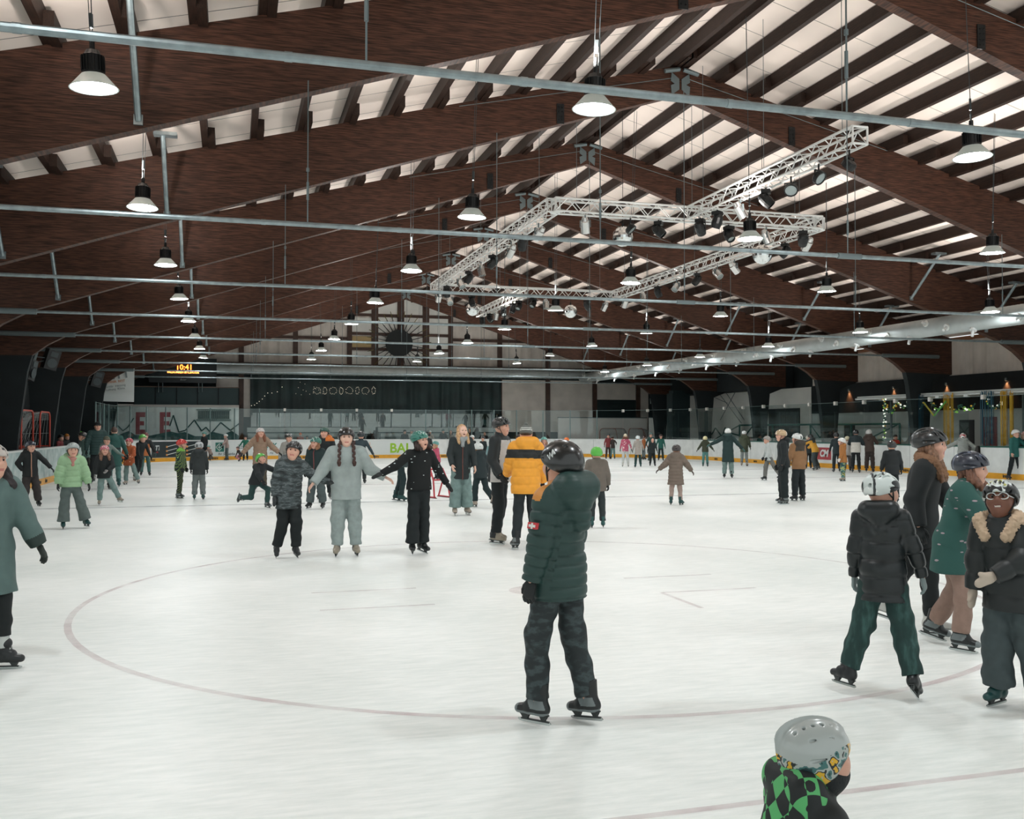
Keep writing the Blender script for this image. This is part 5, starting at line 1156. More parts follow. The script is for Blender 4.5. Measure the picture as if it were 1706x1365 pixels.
        mi = ((np.abs(l[:, 2]-.22) < .03) | (np.abs(l[:, 2]-.34) < .025)).astype(int) if hcol2 else np.zeros(len(Q), int)
        ho = link(bpy.data.objects.new('beanie' if head == 'beanie' else 'cap', qmesh(head, V, Q, [mat('knit '+hcol, hcol, .95, bump=(60, .6, .01)), mat('knit '+(hcol2 or hcol), hcol2 or hcol, .95)], mi)), T)
        if pompom: V, Q = solid([cap(hp(0, -.07, .6), None, .11*hh, k=.01)], .009); V = folds(V, Q, .006, 150, 1); link(bpy.data.objects.new('pompom', qmesh('pompom', V, Q, mat('knit '+hcol, hcol, .95))), ho)
    if scarf:
        Sp = []
        for i in range(10):
            a, e = 2*PI*i/10, 2*PI*(i+1)/10; f_ = lambda q: K['neck']+up*.02*H+rt*math.cos(q)*.052*H+fwv*(math.sin(q)*.05*H+.008*H)-up*.02*H*max(0, math.sin(q)); Sp.append(cap(f_(a), f_(e), .023*H, k=.01))
        Sp.append(cap(K['neck']+fwv*.055*H, K['neck']+fwv*.075*H-up*.07*H, .03*H, .02*H, k=.02)); V, Q = solid(Sp, hcx*.8); V = folds(V, Q, .005, 60, 2); link(bpy.data.objects.new('scarf', qmesh('scarf', V, Q, mat('scarf '+scarf, scarf, .95, bump=(40, .4)))), T)
    if fur:
        Sp = []
        for i in range(12):
            a, e = PI*(.08+.84*i/12)+PI, PI*(.08+.84*(i+1)/12)+PI; f_ = lambda q: K['neck']+up*(.035+.0*math.sin(q))*H+rt*math.cos(q)*.088*H+fwv*(math.sin(q)*.06*H+.03*H)-up*.02*H*abs(math.cos(q)); Sp.append(cap(f_(a), f_(e), .03*H, k=.01))
        for sx in (-1, 1): Sp.append(cap(K['neck']+rt*sx*.085*H+fwv*.03*H+up*.015*H, K['neck']+rt*sx*.05*H+fwv*.075*H-up*.045*H, .03*H, .022*H, k=.02))
        V, Q = solid(Sp, .008 if lod < 2 else .02); rs = np.random.RandomState(1); N_ = normals(V, Q); V = V+N_*(rs.rand(len(V))*.016-.002)[:, None]; link(bpy.data.objects.new('fur_trim', qmesh('fur_trim', V, Q, mat('fur '+fur, fur, .95))), T)
    if gaiter:
        V, Q = solid([ell(hp(0, .06, -.3), np.array((.37, .44, .27))*hh, k=.02, M=Mh), cap(K['neck'], hp(0, 0, -.35), .3*hh, .36*hh, k=.03)], hb); link(bpy.data.objects.new('neck_warmer', qmesh('neck_warmer', V, Q, mat('neck warmer '+gaiter, gaiter, .8, bump=(60, .3)))), T)
    if glasses:
        m = MB()
        for sx in (-1, 1):
            m.path([Vector(hp(sx*.165+.13*math.cos(q), .455-.03*abs(math.cos(q)), .02+.1*math.sin(q))) for q in np.linspace(0, 2*PI, 15)[:-1]], .004, 5, closed=True); m.path([Vector(hp(sx*.29, .42, .04)), Vector(hp(sx*.38, .1, .03))], .004, 5)
        m.tube(hp(-.05, .46, .04), hp(.05, .46, .04), .004, 5); link(bpy.data.objects.new('glasses', new_mesh('glasses', m.V, m.F, mat('clear glasses frame', 'c9cfce', .2, .6))), T)
    if extra: extra(T, K, H, up, rt, fwv, hp, hh, lod)
    return T
# ------------------------------------------------------------------ patterned cloth
def pat(key, fn, rough=.8):
    if key in MATS: return MATS[key]
    m = mat(key, '808080', rough); N, L, b = nodes_of(m); tc = N.new('ShaderNodeTexCoord'); L.new(fn(N, L, tc.outputs['Object']), b.inputs['Base Color']); return m
def ramp(N, L, src, stops, const=True):
    r = N.new('ShaderNodeValToRGB'); r.color_ramp.interpolation = 'CONSTANT' if const else 'LINEAR'; e = r.color_ramp.elements
    e[0].position = stops[0][0]; e[0].color = lin(stops[0][1]); e[1].position = stops[1][0]; e[1].color = lin(stops[1][1])
    for p, c in stops[2:]: q = e.new(p); q.color = lin(c)
    L.new(src, r.inputs[0]); return r.outputs[0]
def mapped(N, L, src, sc, rot=(0, 0, 0)):
    m = N.new('ShaderNodeMapping'); m.inputs['Scale'].default_value = sc; m.inputs['Rotation'].default_value = rot; L.new(src, m.inputs[0]); return m.outputs[0]
def p_noise(stops, sc=(8, 8, 20), const=True, detail=3):
    def f(N, L, o): n = N.new('ShaderNodeTexNoise'); n.inputs['Scale'].default_value = 1; n.inputs['Detail'].default_value = detail; L.new(mapped(N, L, o, sc), n.inputs[0]); return ramp(N, L, n.outputs[0], stops, const)
    return f
def p_flecks(base, fl, sc=(9, 9, 22), r=.12):
    def f(N, L, o): v = N.new('ShaderNodeTexVoronoi'); v.inputs['Scale'].default_value = 1; L.new(mapped(N, L, o, sc), v.inputs['Vector']); return ramp(N, L, v.outputs['Distance'], [(0, fl), (r, base)])
    return f
def p_stripes(stops, sc=14, rot=(0, .7, .5), dist=3.0):
    def f(N, L, o): v = N.new('ShaderNodeTexWave'); v.inputs['Scale'].default_value = sc; v.inputs['Distortion'].default_value = dist; v.inputs['Detail'].default_value = 1; L.new(mapped(N, L, o, (1, 1, 1), rot), v.inputs['Vector']); return ramp(N, L, v.outputs[0], stops)
    return f
def p_diamonds(c1, c2, c3, sc=17):
    def f(N, L, o):
        k = N.new('ShaderNodeTexChecker'); k.inputs['Scale'].default_value = sc; k.inputs[1].default_value = lin(c1); k.inputs[2].default_value = lin(c2); L.new(mapped(N, L, o, (1, 1, .7), (.2, .785, .3)), k.inputs[0])
        n = N.new('ShaderNodeTexNoise'); n.inputs['Scale'].default_value = 9; L.new(o, n.inputs[0]); mr = N.new('ShaderNodeMath'); mr.operation = 'GREATER_THAN'; mr.inputs[1].default_value = .53; L.new(n.outputs[0], mr.inputs[0])
        mx = N.new('ShaderNodeMix'); mx.data_type = 'RGBA'; L.new(mr.outputs[0], mx.inputs[0]); L.new(k.outputs[0], mx.inputs[6]); mx.inputs[7].default_value = lin(c3); return mx.outputs[2]
    return f
CAMOG = pat('grey camouflage cloth', p_noise([(0, '2a3132'), (.44, '3e4748'), (.52, '596163'), (.6, '353d3e')], (7, 7, 22)))
DASH = pat('black knit with white dashes', p_flecks('0d1112', 'c9d4d3', (10, 10, 22), .13), .9)
GREENF = pat('green coat with pale flecks', p_flecks('25504a', 'a08f95', (9, 9, 26), .17))
ORDOT = pat('orange coat with pale dots', p_flecks('a4542f', 'e3c3a8', (13, 13, 14), .2))
ZIGG = pat('black green zigzag cloth', p_stripes([(0, '10201d'), (.5, '4f9a72'), (.66, 'd9e56a'), (.78, '10201d')], 5.5, (0, .7, .5), 5.0))
CAMOK = pat('blue yellow camouflage trousers', p_noise([(0, '274a4c'), (.45, '5f8f8a'), (.52, 'b5ad54'), (.6, '2b3a3c')], (9, 9, 16)))
DIAM = pat('black cloth with green diamonds', p_diamonds('101718', '57b06a', '101718', 32), .6)
HELMG = pat('helmet graphics teal yellow', p_noise([(0, '1d3a3c'), (.38, '3f6f6d'), (.46, 'a9b0ac'), (.53, '1a2425'), (.585, 'd9a92a'), (.68, 'a9b0ac')], (30, 30, 34), True, 2), .3)
DENIM = pat('teal black faded denim', p_noise([(0, '142524'), (.5, '1f3b38'), (.75, '40625d')], (22, 22, 6), False, 5), .85)
JBLK = pat('dark crumpled jeans', p_noise([(0, '101617'), (.48, '1c2628'), (.62, '3a4648'), (.8, '151c1d')], (12, 12, 26), False, 4), .7)
LJEAN = mat('washed light jeans', '6f8582', .85, noise=(9, .16), bump=(50, .15, .004))
HELMW = pat('white black bike helmet shell', p_noise([(0, '1b2122'), (.4, 'c6cecb'), (.7, 'dbe0dd')], (7, 7, 12), True, 1), .35)
PINKF = pat('pink flowered cloth', p_flecks('b6566e', 'e9d9d6', (14, 14, 14), .3))
STR = dict(legR=(4, 3, 3, -3), legL=(4, 3, 3, -3))
def P_(**k): d = dict(STR); d.update(k); return d
# ---- extras
def ex_boy(T, K, H, up, rt, fwv, hp, hh, lod):
    # red and white sleeve label, white marks on the helmet
    e = (K['shL']*.45+K['elL']*.55); o = -rt; c = e+o*.062*H; m = MB()
    ax = unit(K['shL']-K['elL']); f2 = unit(np.cross(ax, o)); RM = Matrix([[f2[i], ax[i], o[i]] for i in range(3)])
    m.box(c, (.062, .034, .02), RM); a = link(bpy.data.objects.new('sleeve_label', new_mesh('sleeve_label', m.V, m.F, mat('red label', 'b8343a', .6))), T)
    m = MB(); m.box(c+o*.002, (.044, .014, .02), RM); m.box(c+o*.0021, (.012, .032, .02), RM); link(bpy.data.objects.new('label_mark', new_mesh('label_mark', m.V, m.F, mat('white label mark', 'd9d9d4', .6))), a)
    m = MB(); q = [hp(-.44, -.32, .3), hp(-.42, -.22, .38), hp(-.47, -.26, .22), hp(-.455, -.16, .3), hp(-.475, -.2, .15), hp(-.465, -.08, .24)]
    m.path([Vector(p) for p in q], .007, 5); link(bpy.data.objects.new('helmet_mark', new_mesh('helmet_mark', m.V, m.F, mat('white helmet mark', 'd5dad8', .4))), T)
def ex_spread(T, K, H, up, rt, fwv, hp, hh, lod): pass
# ---- the nearest skaters
person('child in a dark green quilted hooded jacket and round black helmet in the foreground', 938, 1207, 735, 236, 0, hs=1.1, bulk=.030, wide=1.0,
       pose=dict(lean=(-1, -3), armL=(9, 4, 5, 12), armR=(8, 10, 4, 30), legL=(3, 14, 2, -2), legR=(5, -4, 3, -14), footL=(2, 0), footR=(2, 0), head=(-20, -4, 0), ank=.5),
       jacket='1c3a36', jrough=.5, quilt=.062, hood=1.35, jlen=0.09, trousers='1a2224', tpat=JBLK, tw=.004, head='round', hcol='0c0f10', hair='2a1d16', boots='hockey', glove='14191a',
       zones=[(lambda u: u['hood'] & (u['y'] > -.01) & (u['z'] > .25), 1), (lambda u: (u['y'] > .055) & (np.abs(u['z']-.18) < .04) & ~u['arm'], 1)], zcols=['c07f35'], extra=ex_boy)
person('child in a shiny black jacket and white vented helmet seen from behind at the right', 1467, 1162, 788, 172, 0, hs=1.14, bulk=.010,
       pose=dict(lean=(-2, 2), armR=(18, 6, 12, 14), armL=(9, 4, 4, 14), legR=(9, 4, 12, -8), legL=(12, 4, 16, -8), footR=(6, -28), footL=(60, -6), head=(-38, 2, -3), ank=.7),
       jacket='10181a', jrough=.38, quilt=.11, hood=True, jlen=0.115, tpat=DENIM, tw=.014, head='bike', hcol=HELMW, hcol2='20282a', hair='1a1412', boots='red', glove='7e8c8c')
person('smiling child with glasses, black fur collared jacket and black vented helmet at the right edge', 1700, 1180, 800, 335, 0, hs=1.14, bulk=.03,
       pose=dict(lean=(3, 8), head=(14, -16, 4), armL=(6, 28, -38, 62), armR=(10, 0, 6, 4), legR=(3, 4, 2, -6), legL=(8, -4, 4, -16), footR=(10, 0), smile=True),
       jacket='141b1c', jrough=.5, quilt=.14, jlen=0.1, trousers='3f4a4c', tw=.028, flare=.012, head='bike', hcol=pat('black white yellow helmet shell', p_noise([(0, '121617'), (.5, '121617'), (.53, 'c9d0ce'), (.62, 'b3b04a'), (.67, '121617')], (8, 6, 14), True, 1), .35), hcol2='c9d0ce', hair='120d0b', skin='brown', boots='teal', glove='b7a99a', mitt=True, glasses=True, fur='c3aa90')
person('tall skater in a long grey green parka with white socks at the left edge', -30, 1120, 738, 22, 0, hs=1.05, bulk=.03,
       pose=dict(lean=(0, 5), head=(20, -4, 0), armL=(20, 10, 24, 10), armR=(20, 0, 15, 6), legL=(4, 6, 2, -2), legR=(6, 2, 4, -6), footL=(45, 0), footR=(40, 0)),
       jacket='4f6562', jrough=.7, jlen=.20, jflare=1.12, trousers='121819', tlen=.72, socks='b9bebb', head='bike', hcol='b3aaa2', hcol2='2a2d2e', hair='20181a', hairlen=.3, boots='soft', glove='2d332f', zones=[(lambda u: u['arm'] & (u['t'] > .25), 1)], zcols=['20302c'])
person('small child in a silver helmet and green diamond patterned jacket, closest to the camera', 1268, 1900, 1214, 120, 0, depth=2.19, hs=1.04, bulk=.008,
       pose=dict(lean=(0, 24), head=(-12, -6, 0), armR=(8, 10, 8, 20), armL=(8, 10, 8, 20)), jpat=DIAM, quilt=0, jlen=.08, head='ski', hcol='a9b0ae', hcol2=HELMG, hair='2a2019', boots='dark', trousers='161c1e', hood=True, gaiter='161c1e')
person('skater with long brown hair, black helmet and black coat gliding behind the white helmet', 1512, 1050, 713, 82, 1, hs=1.06, bulk=.03,
       pose=dict(lean=(0, 8), armR=(14, -15, 12, 10), armL=(14, 25, 12, 40), legR=(4, 12, 3, 4), legL=(5, -16, 4, -30)), jacket='12181a', jlen=.12, head='bike', hcol='0d1011', hcol2='3a4244', hair='7c5a44', hairlen=.7, fur='86644c', boots='pale', trousers='161b1c')
person('skater in a green flecked coat and navy helmet leaning forward at the right', 1578, 1078, 752, 80, 1, hs=1.1, bulk=.035,
       pose=dict(lean=(0, 14), armR=(16, 48, 14, 58), armL=(10, 30, 8, 60), legR=(4, 16, 3, -4), legL=(5, 2, 4, -30), head=(0, 4, 0)), jpat=GREENF, jlen=.15, jflare=1.1, head='bike', hcol='1b2130', hcol2='5a6478', hair='6f4a38', hairlen=.1, boots='hockey', trousers='8d7468', tw=.008)
person('child in a black jacket and black helmet standing behind the white vented helmet', 1487, 838, 735, 190, 1, hs=1.12, bulk=.02, pose=P_(), jacket='12191b', jlen=.08, head='round', hcol='0e1112', boots='dark')
# ---- the middle trio holding hands
person('child in a grey camouflage jacket and black helmet, left of the trio holding hands', 477, 931, 735, 8, 1, hs=1.12, bulk=.022,
       pose=dict(lean=(-5, 2), head=(-14, -8, -10), armR=(16, 2, 4, 6), armL=(48, 8, 76, 16), legR=(2, 4, 10, -16), legL=(4, 12, 0, -6), footR=(2, -20), footL=(10, -10)), jpat=CAMOG, jlen=0.12, quilt=.1, hood=True, trousers='101718', tw=.012, head='bike', hcol='121617', hcol2='2a3032', hair='221814', boots='dark', glove='2d3132', mitt=True)
person('teenager with two braids, black helmet and pale grey sweat suit, middle of the trio', 577, 927, 713, 2, 1, hs=1.0, wide=1.12, bulk=.016, fat=.014,
       pose=dict(armR=(28, 4, 34, 28), armL=(30, 2, 62, 10), legR=(4, 2, 2, -3), legL=(5, 2, 3, -3), head=(0, -2, 0)), jacket='97a19f', jrough=.9, jlen=0.1, trousers='8e9a98', tw=.024, flare=-.012, tlen=1.0, head='round', hcol='0c0e0f', hair='3a2019', braids=True, boots='gold', glove=None, skin='pale')
person('laughing girl in a black sweater with white dashes and green helmet, right of the trio', 695, 924, 718, 22, 1, hs=1.0, bulk=.01, wide=1.0,
       pose=dict(lean=(0, 3), head=(24, -3, 4), armR=(52, 6, 66, 10), armL=(30, -8, 34, 4), legR=(2, 3, 1, -3), legL=(1, -2, 0, -10), footR=(18, 0), footL=(20, -6), mouth=True), jpat=DASH, jlen=0.02, trousers='11191b', tw=.004, flare=.03, head='bike', hcol='2c7466', hcol2='b9c9c4', hair='2a1a14', hairlen=.02, boots='dark', glove='141a1b', mitt=True)
# ---- behind them
person('blonde woman in a dark parka, grey scarf and wide pale green jeans', 768, 859, 707, 14, 1, hs=.98, bulk=.012, pose=dict(head=(14, 6, 0), armR=(13, 6, -4, 34), armL=(13, 2, 4, 20), legR=(3, 2, 2, -3), legL=(4, 2, 3, -3), mouth=True), jacket='1c2526', jlen=0.15, tpat=LJEAN, tw=.03, flare=.02, head=None, hair='b8946c', hairlen=.5, glove=None, boots='tan', scarf='8f9494', zip_='6a3a30', skin='pale', blade='white')
person('man in a black and white jacket and black helmet in profile', 826, 906, 695, 66, 1, hs=.96, bulk=.02, wide=1.05, pose=dict(lean=(0, 2), head=(-4, 0, 0), armR=(8, -6, 2, 34), armL=(8, 6, 6, 30), legR=(3, 6, 2, -6), legL=(3, -2, 2, -12), footR=(4, 0), footL=(4, 0)),
       jacket='b9b6b2', jlen=0.055, jrough=.6, zones=[(lambda u: u['arm'], 1), (lambda u: (u['y'] < -.03) & ~u['arm'], 1), (lambda u: u['z'] > .285, 1)], zcols=['141d1f'], trousers='12191b', tw=.006, head='bike', hcol='101314', hcol2='5f6769', hair='2d221d', boots='gold', glove='121617', skin='fair')
person('skater in a yellow black puffer jacket and striped bobble hat, seen from behind', 876, 916, 708, 192, 1, hs=.98, bulk=.04, pose=dict(lean=(1, 2), armR=(13, 4, 10, 20), armL=(10, 20, 0, 60), legR=(4, 4, 4, -8), legL=(3, 4, 7, -12), head=(-12, 8, 0), footR=(20, 0), footL=(10, 0)),
       jacket='e39a2c', jrough=.6, quilt=.115, hood=True, jlen=0.1, zones=[(lambda u: (u['z'] > .19) & (u['z'] < .262), 1)], zcols=['14191a'], trousers='20282b', tw=-.002, head='beanie', hcol='5f625e', hcol2='c9cac4', pompom=True, hair='3a2a20', boots='hockey', glove='121617')
person('child in a taupe jacket and bright green helmet partly hidden behind the foreground child', 995, 880, 745, 190, 1, hs=1.14, bulk=.025, pose=P_(lean=(0, 6)), jacket='6a625a', jlen=.08, head='round', hcol='4fb03a', boots='green', trousers='2a3334')
person('child in a white helmet and dark jacket skating away behind the blonde woman', 806, 846, 738, 215, 1, hs=1.15, bulk=.024, pose=dict(lean=(0, 10), armR=(20, 5, 20, 20), armL=(12, 30, 10, 60), legL=(4, 14, 3, -4), legR=(4, -16, 4, -44)), jacket='18272a', jlen=.08, hood=True, head='bike', hcol='cfd3d1', hair='9a7350', hairlen=.15, boots='tan', trousers='1b2b2d', tw=.008)
person('adult in a dark grey jacket bending forward behind the black sweater', 664, 836, 764, 82, 1, hs=1.0, H=1.62, pose=dict(lean=(0, 72), armR=(6, 20, 4, 20), armL=(6, 20, 4, 20), legR=(5, 12, 4, -8), legL=(6, -2, 4, -16), head=(0, -50, 0)), jacket='3d494a', jlen=.04, trousers='1b2e30', head=None, hair='2a211d', boots='teal', bulk=.01, glove='1a2022')
person('kneeling child in a dark jacket and bright green helmet', 424, 847, 770, 40, 1, hs=1.12, H=1.33, bulk=.02, pose=dict(kneel=True, lean=(0, 26), head=(0, -22, 0), armL=(60, 40, 74, 40), armR=(10, 40, 0, 40), legL=(8, 62, 6, -12), legR=(6, -4, 4, -86), footR=(0, -60), footL=(6, 0)), jacket='151c1e', jlen=.04, trousers='24423f', head='round', hcol='59b04c', hair='2a1d18', boots='hockey')
person('girl with long auburn hair, beige padded coat and white helmet, arms spread', 433, 818, 713, 4, 1, hs=1.02, bulk=.028, pose=dict(armR=(42, 6, 38, 20), armL=(40, 10, 46, 24), legR=(4, 3, 3, -3), legL=(4, 3, 3, -3), head=(8, -4, 0)), jacket='8f7764', quilt=.1, hood=True, jlen=0.13, trousers='4a4438', head='bike', hcol='cfc9c6', hair='7a4a33', hairlen=.5, boots='dark', glove='151a1b')
person('child in a pale grey jacket and black helmet right of the auburn haired girl', 480, 812, 722, 10, 1, hs=1.12, bulk=.015, pose=P_(head=(10, 0, 0), armR=(18, 0, 10, 10)), jacket='94928c', jlen=.07, zip_='20282a', head='bike', hcol='1a1f20', hcol2='cfd3d1', trousers='2d3536', boots='dark')
person('child in a dark green coat with white and green helmet behind the trio', 527, 848, 728, 335, 1, hs=1.1, bulk=.022, pose=dict(head=(-10, 0, 0), armR=(10, 5, 5, 20), armL=(10, 5, 5, 20), legR=(5, 4, 10, -6), legL=(4, -4, 3, -12)), jacket='14292a', jlen=.09, zip_='7a3b3b', head='bike', hcol='2f6f62', hcol2='c9cfcc', hair='8a5f42', hairlen=.05, trousers='4a5556', tw=.02, flare=.01, boots='dark', glove='14191a')
person('tall skater in a black jacket and dark green helmet behind the green coat', 541, 832, 712, 350, 1, hs=1.0, bulk=.018, pose=P_(head=(-6, 0, 0)), jacket='12191b', jlen=.08, head='round', hcol='1c4a40', hair='2d211c', zones=[(lambda u: u['hood'] & (u['x'] < -.02), 1)], zcols=['c96f2a'], trousers='161d1f', boots='dark', hood=True)
person('child in dark blue clothes behind the braided teenager', 601, 806, 719, 175, 2, hs=1.1, pose=P_(armR=(30, 5, 30, 10)), jacket='2b3a40', head='round', hcol='1a2528', trousers='1b2426', boots='dark')
# ---- left group
person('child in a lime green puffer jacket, grey helmet and pink scarf gliding forward', 124, 881, 738, 6, 1, hs=1.14, bulk=.038, pose=dict(lean=(-3, 3), head=(0, -2, 0), armR=(17, 8, 6, 6), armL=(19, 4, 14, 8), legR=(5, 3, 3, -2), legL=(15, 4, 16, -6), footR=(4, 0), footL=(20, 0), ank=.3), jacket='8fb08a', quilt=.1, jlen=0.045, hood=True, trousers='55605e', tw=.016, flare=.03, head='round', hcol='8f9896', hair='8a6650', boots='teal', glove='14191a', scarf='b07c72')
person('child in a black zipped jacket, navy helmet and brown trousers beside the left boards', 52, 845, 735, 12, 1, hs=1.12, bulk=.014, pose=dict(lean=(1, 2), head=(14, 0, 0), armR=(30, -10, -32, 6), armL=(44, 4, 40, 10), legR=(5, 3, 4, -3), legL=(10, 3, 8, -3)), jacket='121718', jlen=.07, zip_='b98a72', hood=True, trousers='35302f', tw=.022, head='round', hcol='1f2533', hair='2a211d', boots='dark', glove='2f3536')
person('girl with long brown hair, pink helmet and black jacket, legs apart', 182, 842, 742, 6, 1, hs=1.14, bulk=.02, pose=dict(head=(2, -4, 0), armR=(14, 4, 8, 14), armL=(10, 20, -40, 50), legR=(3, 4, 4, -4), legL=(24, 4, 26, -6), footL=(35, -6), ank=.4), jacket='12191a', jlen=.08, hood=True, tpat=LJEAN, tw=.006, head='bike', hcol='c06a78', hcol2='e0d5d4', hair='7a5a48', hairlen=.55, boots='tan', glove='8a8684', blade='white')
person('child in an orange dotted coat and pink red helmet', 220, 808, 730, 335, 1, hs=1.14, bulk=.02, pose=dict(lean=(-4, 8), armR=(10, 10, -10, 40), armL=(10, 20, -40, 50), legR=(3, 4, 3, -3), legL=(20, 4, 20, -6)), jpat=ORDOT, jlen=0.12, jflare=1.1, tpat=LJEAN, tw=.008, head='bike', hcol='b8505a', hcol2='d9b6b6', hair='c39a70', boots='tan', glove='14191a')
person('child in an orange front vest jacket and dark red helmet standing by the dark advertisement', 242, 793, 721, 5, 1, hs=1.12, bulk=.02, pose=P_(armR=(24, 4, 20, 14), armL=(26, 4, 22, 14), legR=(5, 2, 5, -3), legL=(6, 2, 6, -3)), jacket='a86235', zones=[(lambda u: u['arm'] | (u['z'] > .22) | (u['y'] < -.04), 1)], zcols=['131819'], jlen=.07, trousers='40615e', head='round', hcol='5d2025', hair='2d1f1a', boots='dark', glove='1d3d3b')
person('child in dark clothes and bright green helmet leaning behind the orange coat', 226, 801, 724, 30, 2, hs=1.12, pose=dict(lean=(0, 24), armR=(12, 30, 8, 50), armL=(12, 20, 8, 40), legR=(8, 14, 6, -10), legL=(5, -18, 4, -40)), jacket='141b1d', head='round', hcol='5fae4e', trousers='151c1e', boots='pale')
person('child in a grey hooded jacket and olive cap with one arm out', 176, 816, 727, 20, 1, hs=1.1, pose=P_(armL=(46, 10, 56, 14)), jacket='66756f', head='cap', hcol='5a5a4c', hair='2d241f', trousers='1e2628', boots='dark', hood=True)
person('tall man in a dark green padded jacket and black cap by the left boards', 161, 806, 703, 10, 1, hs=.97, wide=1.1, bulk=.025, pose=P_(armR=(18, 2, 6, 8)), jacket='26403e', quilt=.08, jlen=.08, head='cap', hcol='161a1b', hair='1c1715', trousers='171d1f', boots='dark', glove='151a1b')
person('woman in a belted green coat seen from behind at the left', 190, 812, 711, 185, 1, hs=1.0, bulk=.012, pose=P_(armR=(20, 2, 22, 10)), jacket='1d4a44', jlen=.2, jflare=1.15, zones=[(lambda u: (np.abs(u['z']-.09) < .016) & ~u['arm'], 1)], zcols=['0f1617'], head=None, hair='4a3830', trousers='4f7470', boots='teal')
person('child in a teal grey hoodie and black helmet holding on to the open gate', 148, 804, 720, 290, 1, hs=1.12, pose=dict(lean=(0, 12), armR=(10, 30, 5, 60), armL=(12, 10, 5, 20), legR=(5, 16, 4, -20), legL=(5, -4, 4, -20)), jacket='5f7a76', hood=True, jlen=.06, head='round', hcol='14181a', trousers='2a2c28', boots='dark')
for (label, px, dpt, top, fc, kw) in (('child in a red jacket and black helmet leaning over the left boards', 95, 36.9, 724, 60, dict(jacket='7d3436', head='round', hcol='15191a')),
        ('child in a teal helmet with brown hair behind the left boards', 121, 41.5, 717, 40, dict(jacket='3a2d28', head='round', hcol='27605c', hair='6a4a3a', hairlen=.3)),
        ('child in a bright green helmet and black jacket behind the left boards', 131, 41.0, 719, 20, dict(jacket='15191a', head='round', hcol='5cd02e')),
        ('child in a grey white helmet at the back behind the left boards', 116, 42.4, 714, 30, dict(jacket='4a4440', head='bike', hcol='b0b0ac')),
        ('child in an orange black cap behind the left boards', 106, 39.5, 723, 50, dict(jacket='151a1b', head='cap', hcol='b8762c', hcol2='14181a'))):
    person(label, px, 800, top, fc, 2, depth=dpt, pose=P_(lean=(0, 14)), trousers='1a2022', hs=1.12, **kw)
person('child in a black jacket with green zigzag print and bright red helmet', 298, 831, 732, 74, 1, hs=1.13, bulk=.018, pose=P_(armR=(8, 4, 4, 16), armL=(8, 4, 4, 16), legR=(3, 6, 2, -3), legL=(3, -1, 2, -8)), jpat=ZIGG, jlen=.07, zones=[(lambda u: (u['z'] > .285), 1)], zcols=['6aa83e'], tpat=pat('dark green print trousers', p_stripes([(0, '141c1e'), (.8, '2a3f3c'), (.95, '8f9a52')], 10)), head='bike', hcol='c03a34', visor=True, hair='4a3326', boots='hockey')
person('child in a dark hooded coat, silver helmet and grey joggers seen from behind', 331, 833, 736, 176, 1, hs=1.15, bulk=.014, pose=P_(armR=(10, 4, 6, 12), armL=(10, 4, 6, 12)), jacket='252b2c', jlen=.1, hood=True, trousers='69706f', tw=.012, head='bike', hcol='9fa4a5', hcol2='3b4042', hair='5a4334', boots='teal')
# ---- far left
person('skater in a black jacket and teal helmet by the far dark advertisement', 341, 768, 720, 320, 2, hs=1.08, pose=P_(), jacket='1c2224', head='round', hcol='4f8a80', trousers='1a2022', boots='dark')
person('skater in a pinkish sweater and white helmet before the diamond logo', 378, 767, 723, 290, 2, hs=1.08, pose=P_(lean=(0, 8), armL=(10, 40, 5, 60)), jacket='a38d86', head='bike', hcol='c9ccc8', trousers='56605f', boots='dark')
person('small child crouching on the ice left of the diamond logo', 352, 768, 750, 330, 2, hs=1.2, H=1.1, pose=dict(kneel=True, lean=(0, 40), armR=(20, 40, 10, 20), armL=(20, 40, 10, 20), legL=(10, 80, 8, -50), legR=(10, 10, 8, -90)), jacket='98857c', head='round', hcol='7fb0a5', trousers='5a5550', boots='dark')
person('child in a green jacket and dark helmet right of the diamond logo', 409, 768, 726, 350, 2, hs=1.14, pose=P_(armR=(34, 4, 34, 10)), jacket='1f6a55', head='round', hcol='1d1f20', trousers='171d1f', boots='dark')
person('small child in pink sitting on the ice before the far boards', 400, 769, 748, 300, 2, hs=1.25, H=1.0, pose=dict(kneel=True, lean=(0, 30), legL=(10, 85, 8, -20), legR=(10, 60, 8, -70)), jacket='3a2c2a', head='round', hcol='4a3a38', trousers='c98a94', boots='dark')
# ---- centre back
person('girl in a pink jacket and teal helmet between the black sweater and the blonde woman', 729, 800, 735, 300, 2, hs=1.15, pose=P_(lean=(0, 10), armR=(10, 20, 5, 40)), jacket='c05670', head='bike', hcol='5f9a94', hair='b08a68', hairlen=.2, trousers='20282a', boots='dark')
person('girl in a pale pink jacket and teal helmet right of the bobble hat', 906, 800, 728, 10, 2, hs=1.12, pose=P_(head=(0, 0, 0)), jacket='b28a84', head='bike', hcol='6fa8a0', hair='8a6750', hairlen=.3, trousers='2a3234', boots='dark')
person('child in a purple red jacket in front of the man in profile', 864, 792, 724, 200, 2, hs=1.1, pose=P_(), jacket='6d3446', head=None, hair='2a1d1a', trousers='22282a', boots='dark')
person('child in an orange helmet just above the foreground black helmet', 944, 790, 729, 180, 2, hs=1.12, pose=P_(), jacket='2a3234', head='round', hcol='e0702a', trousers='20282a', boots='dark')
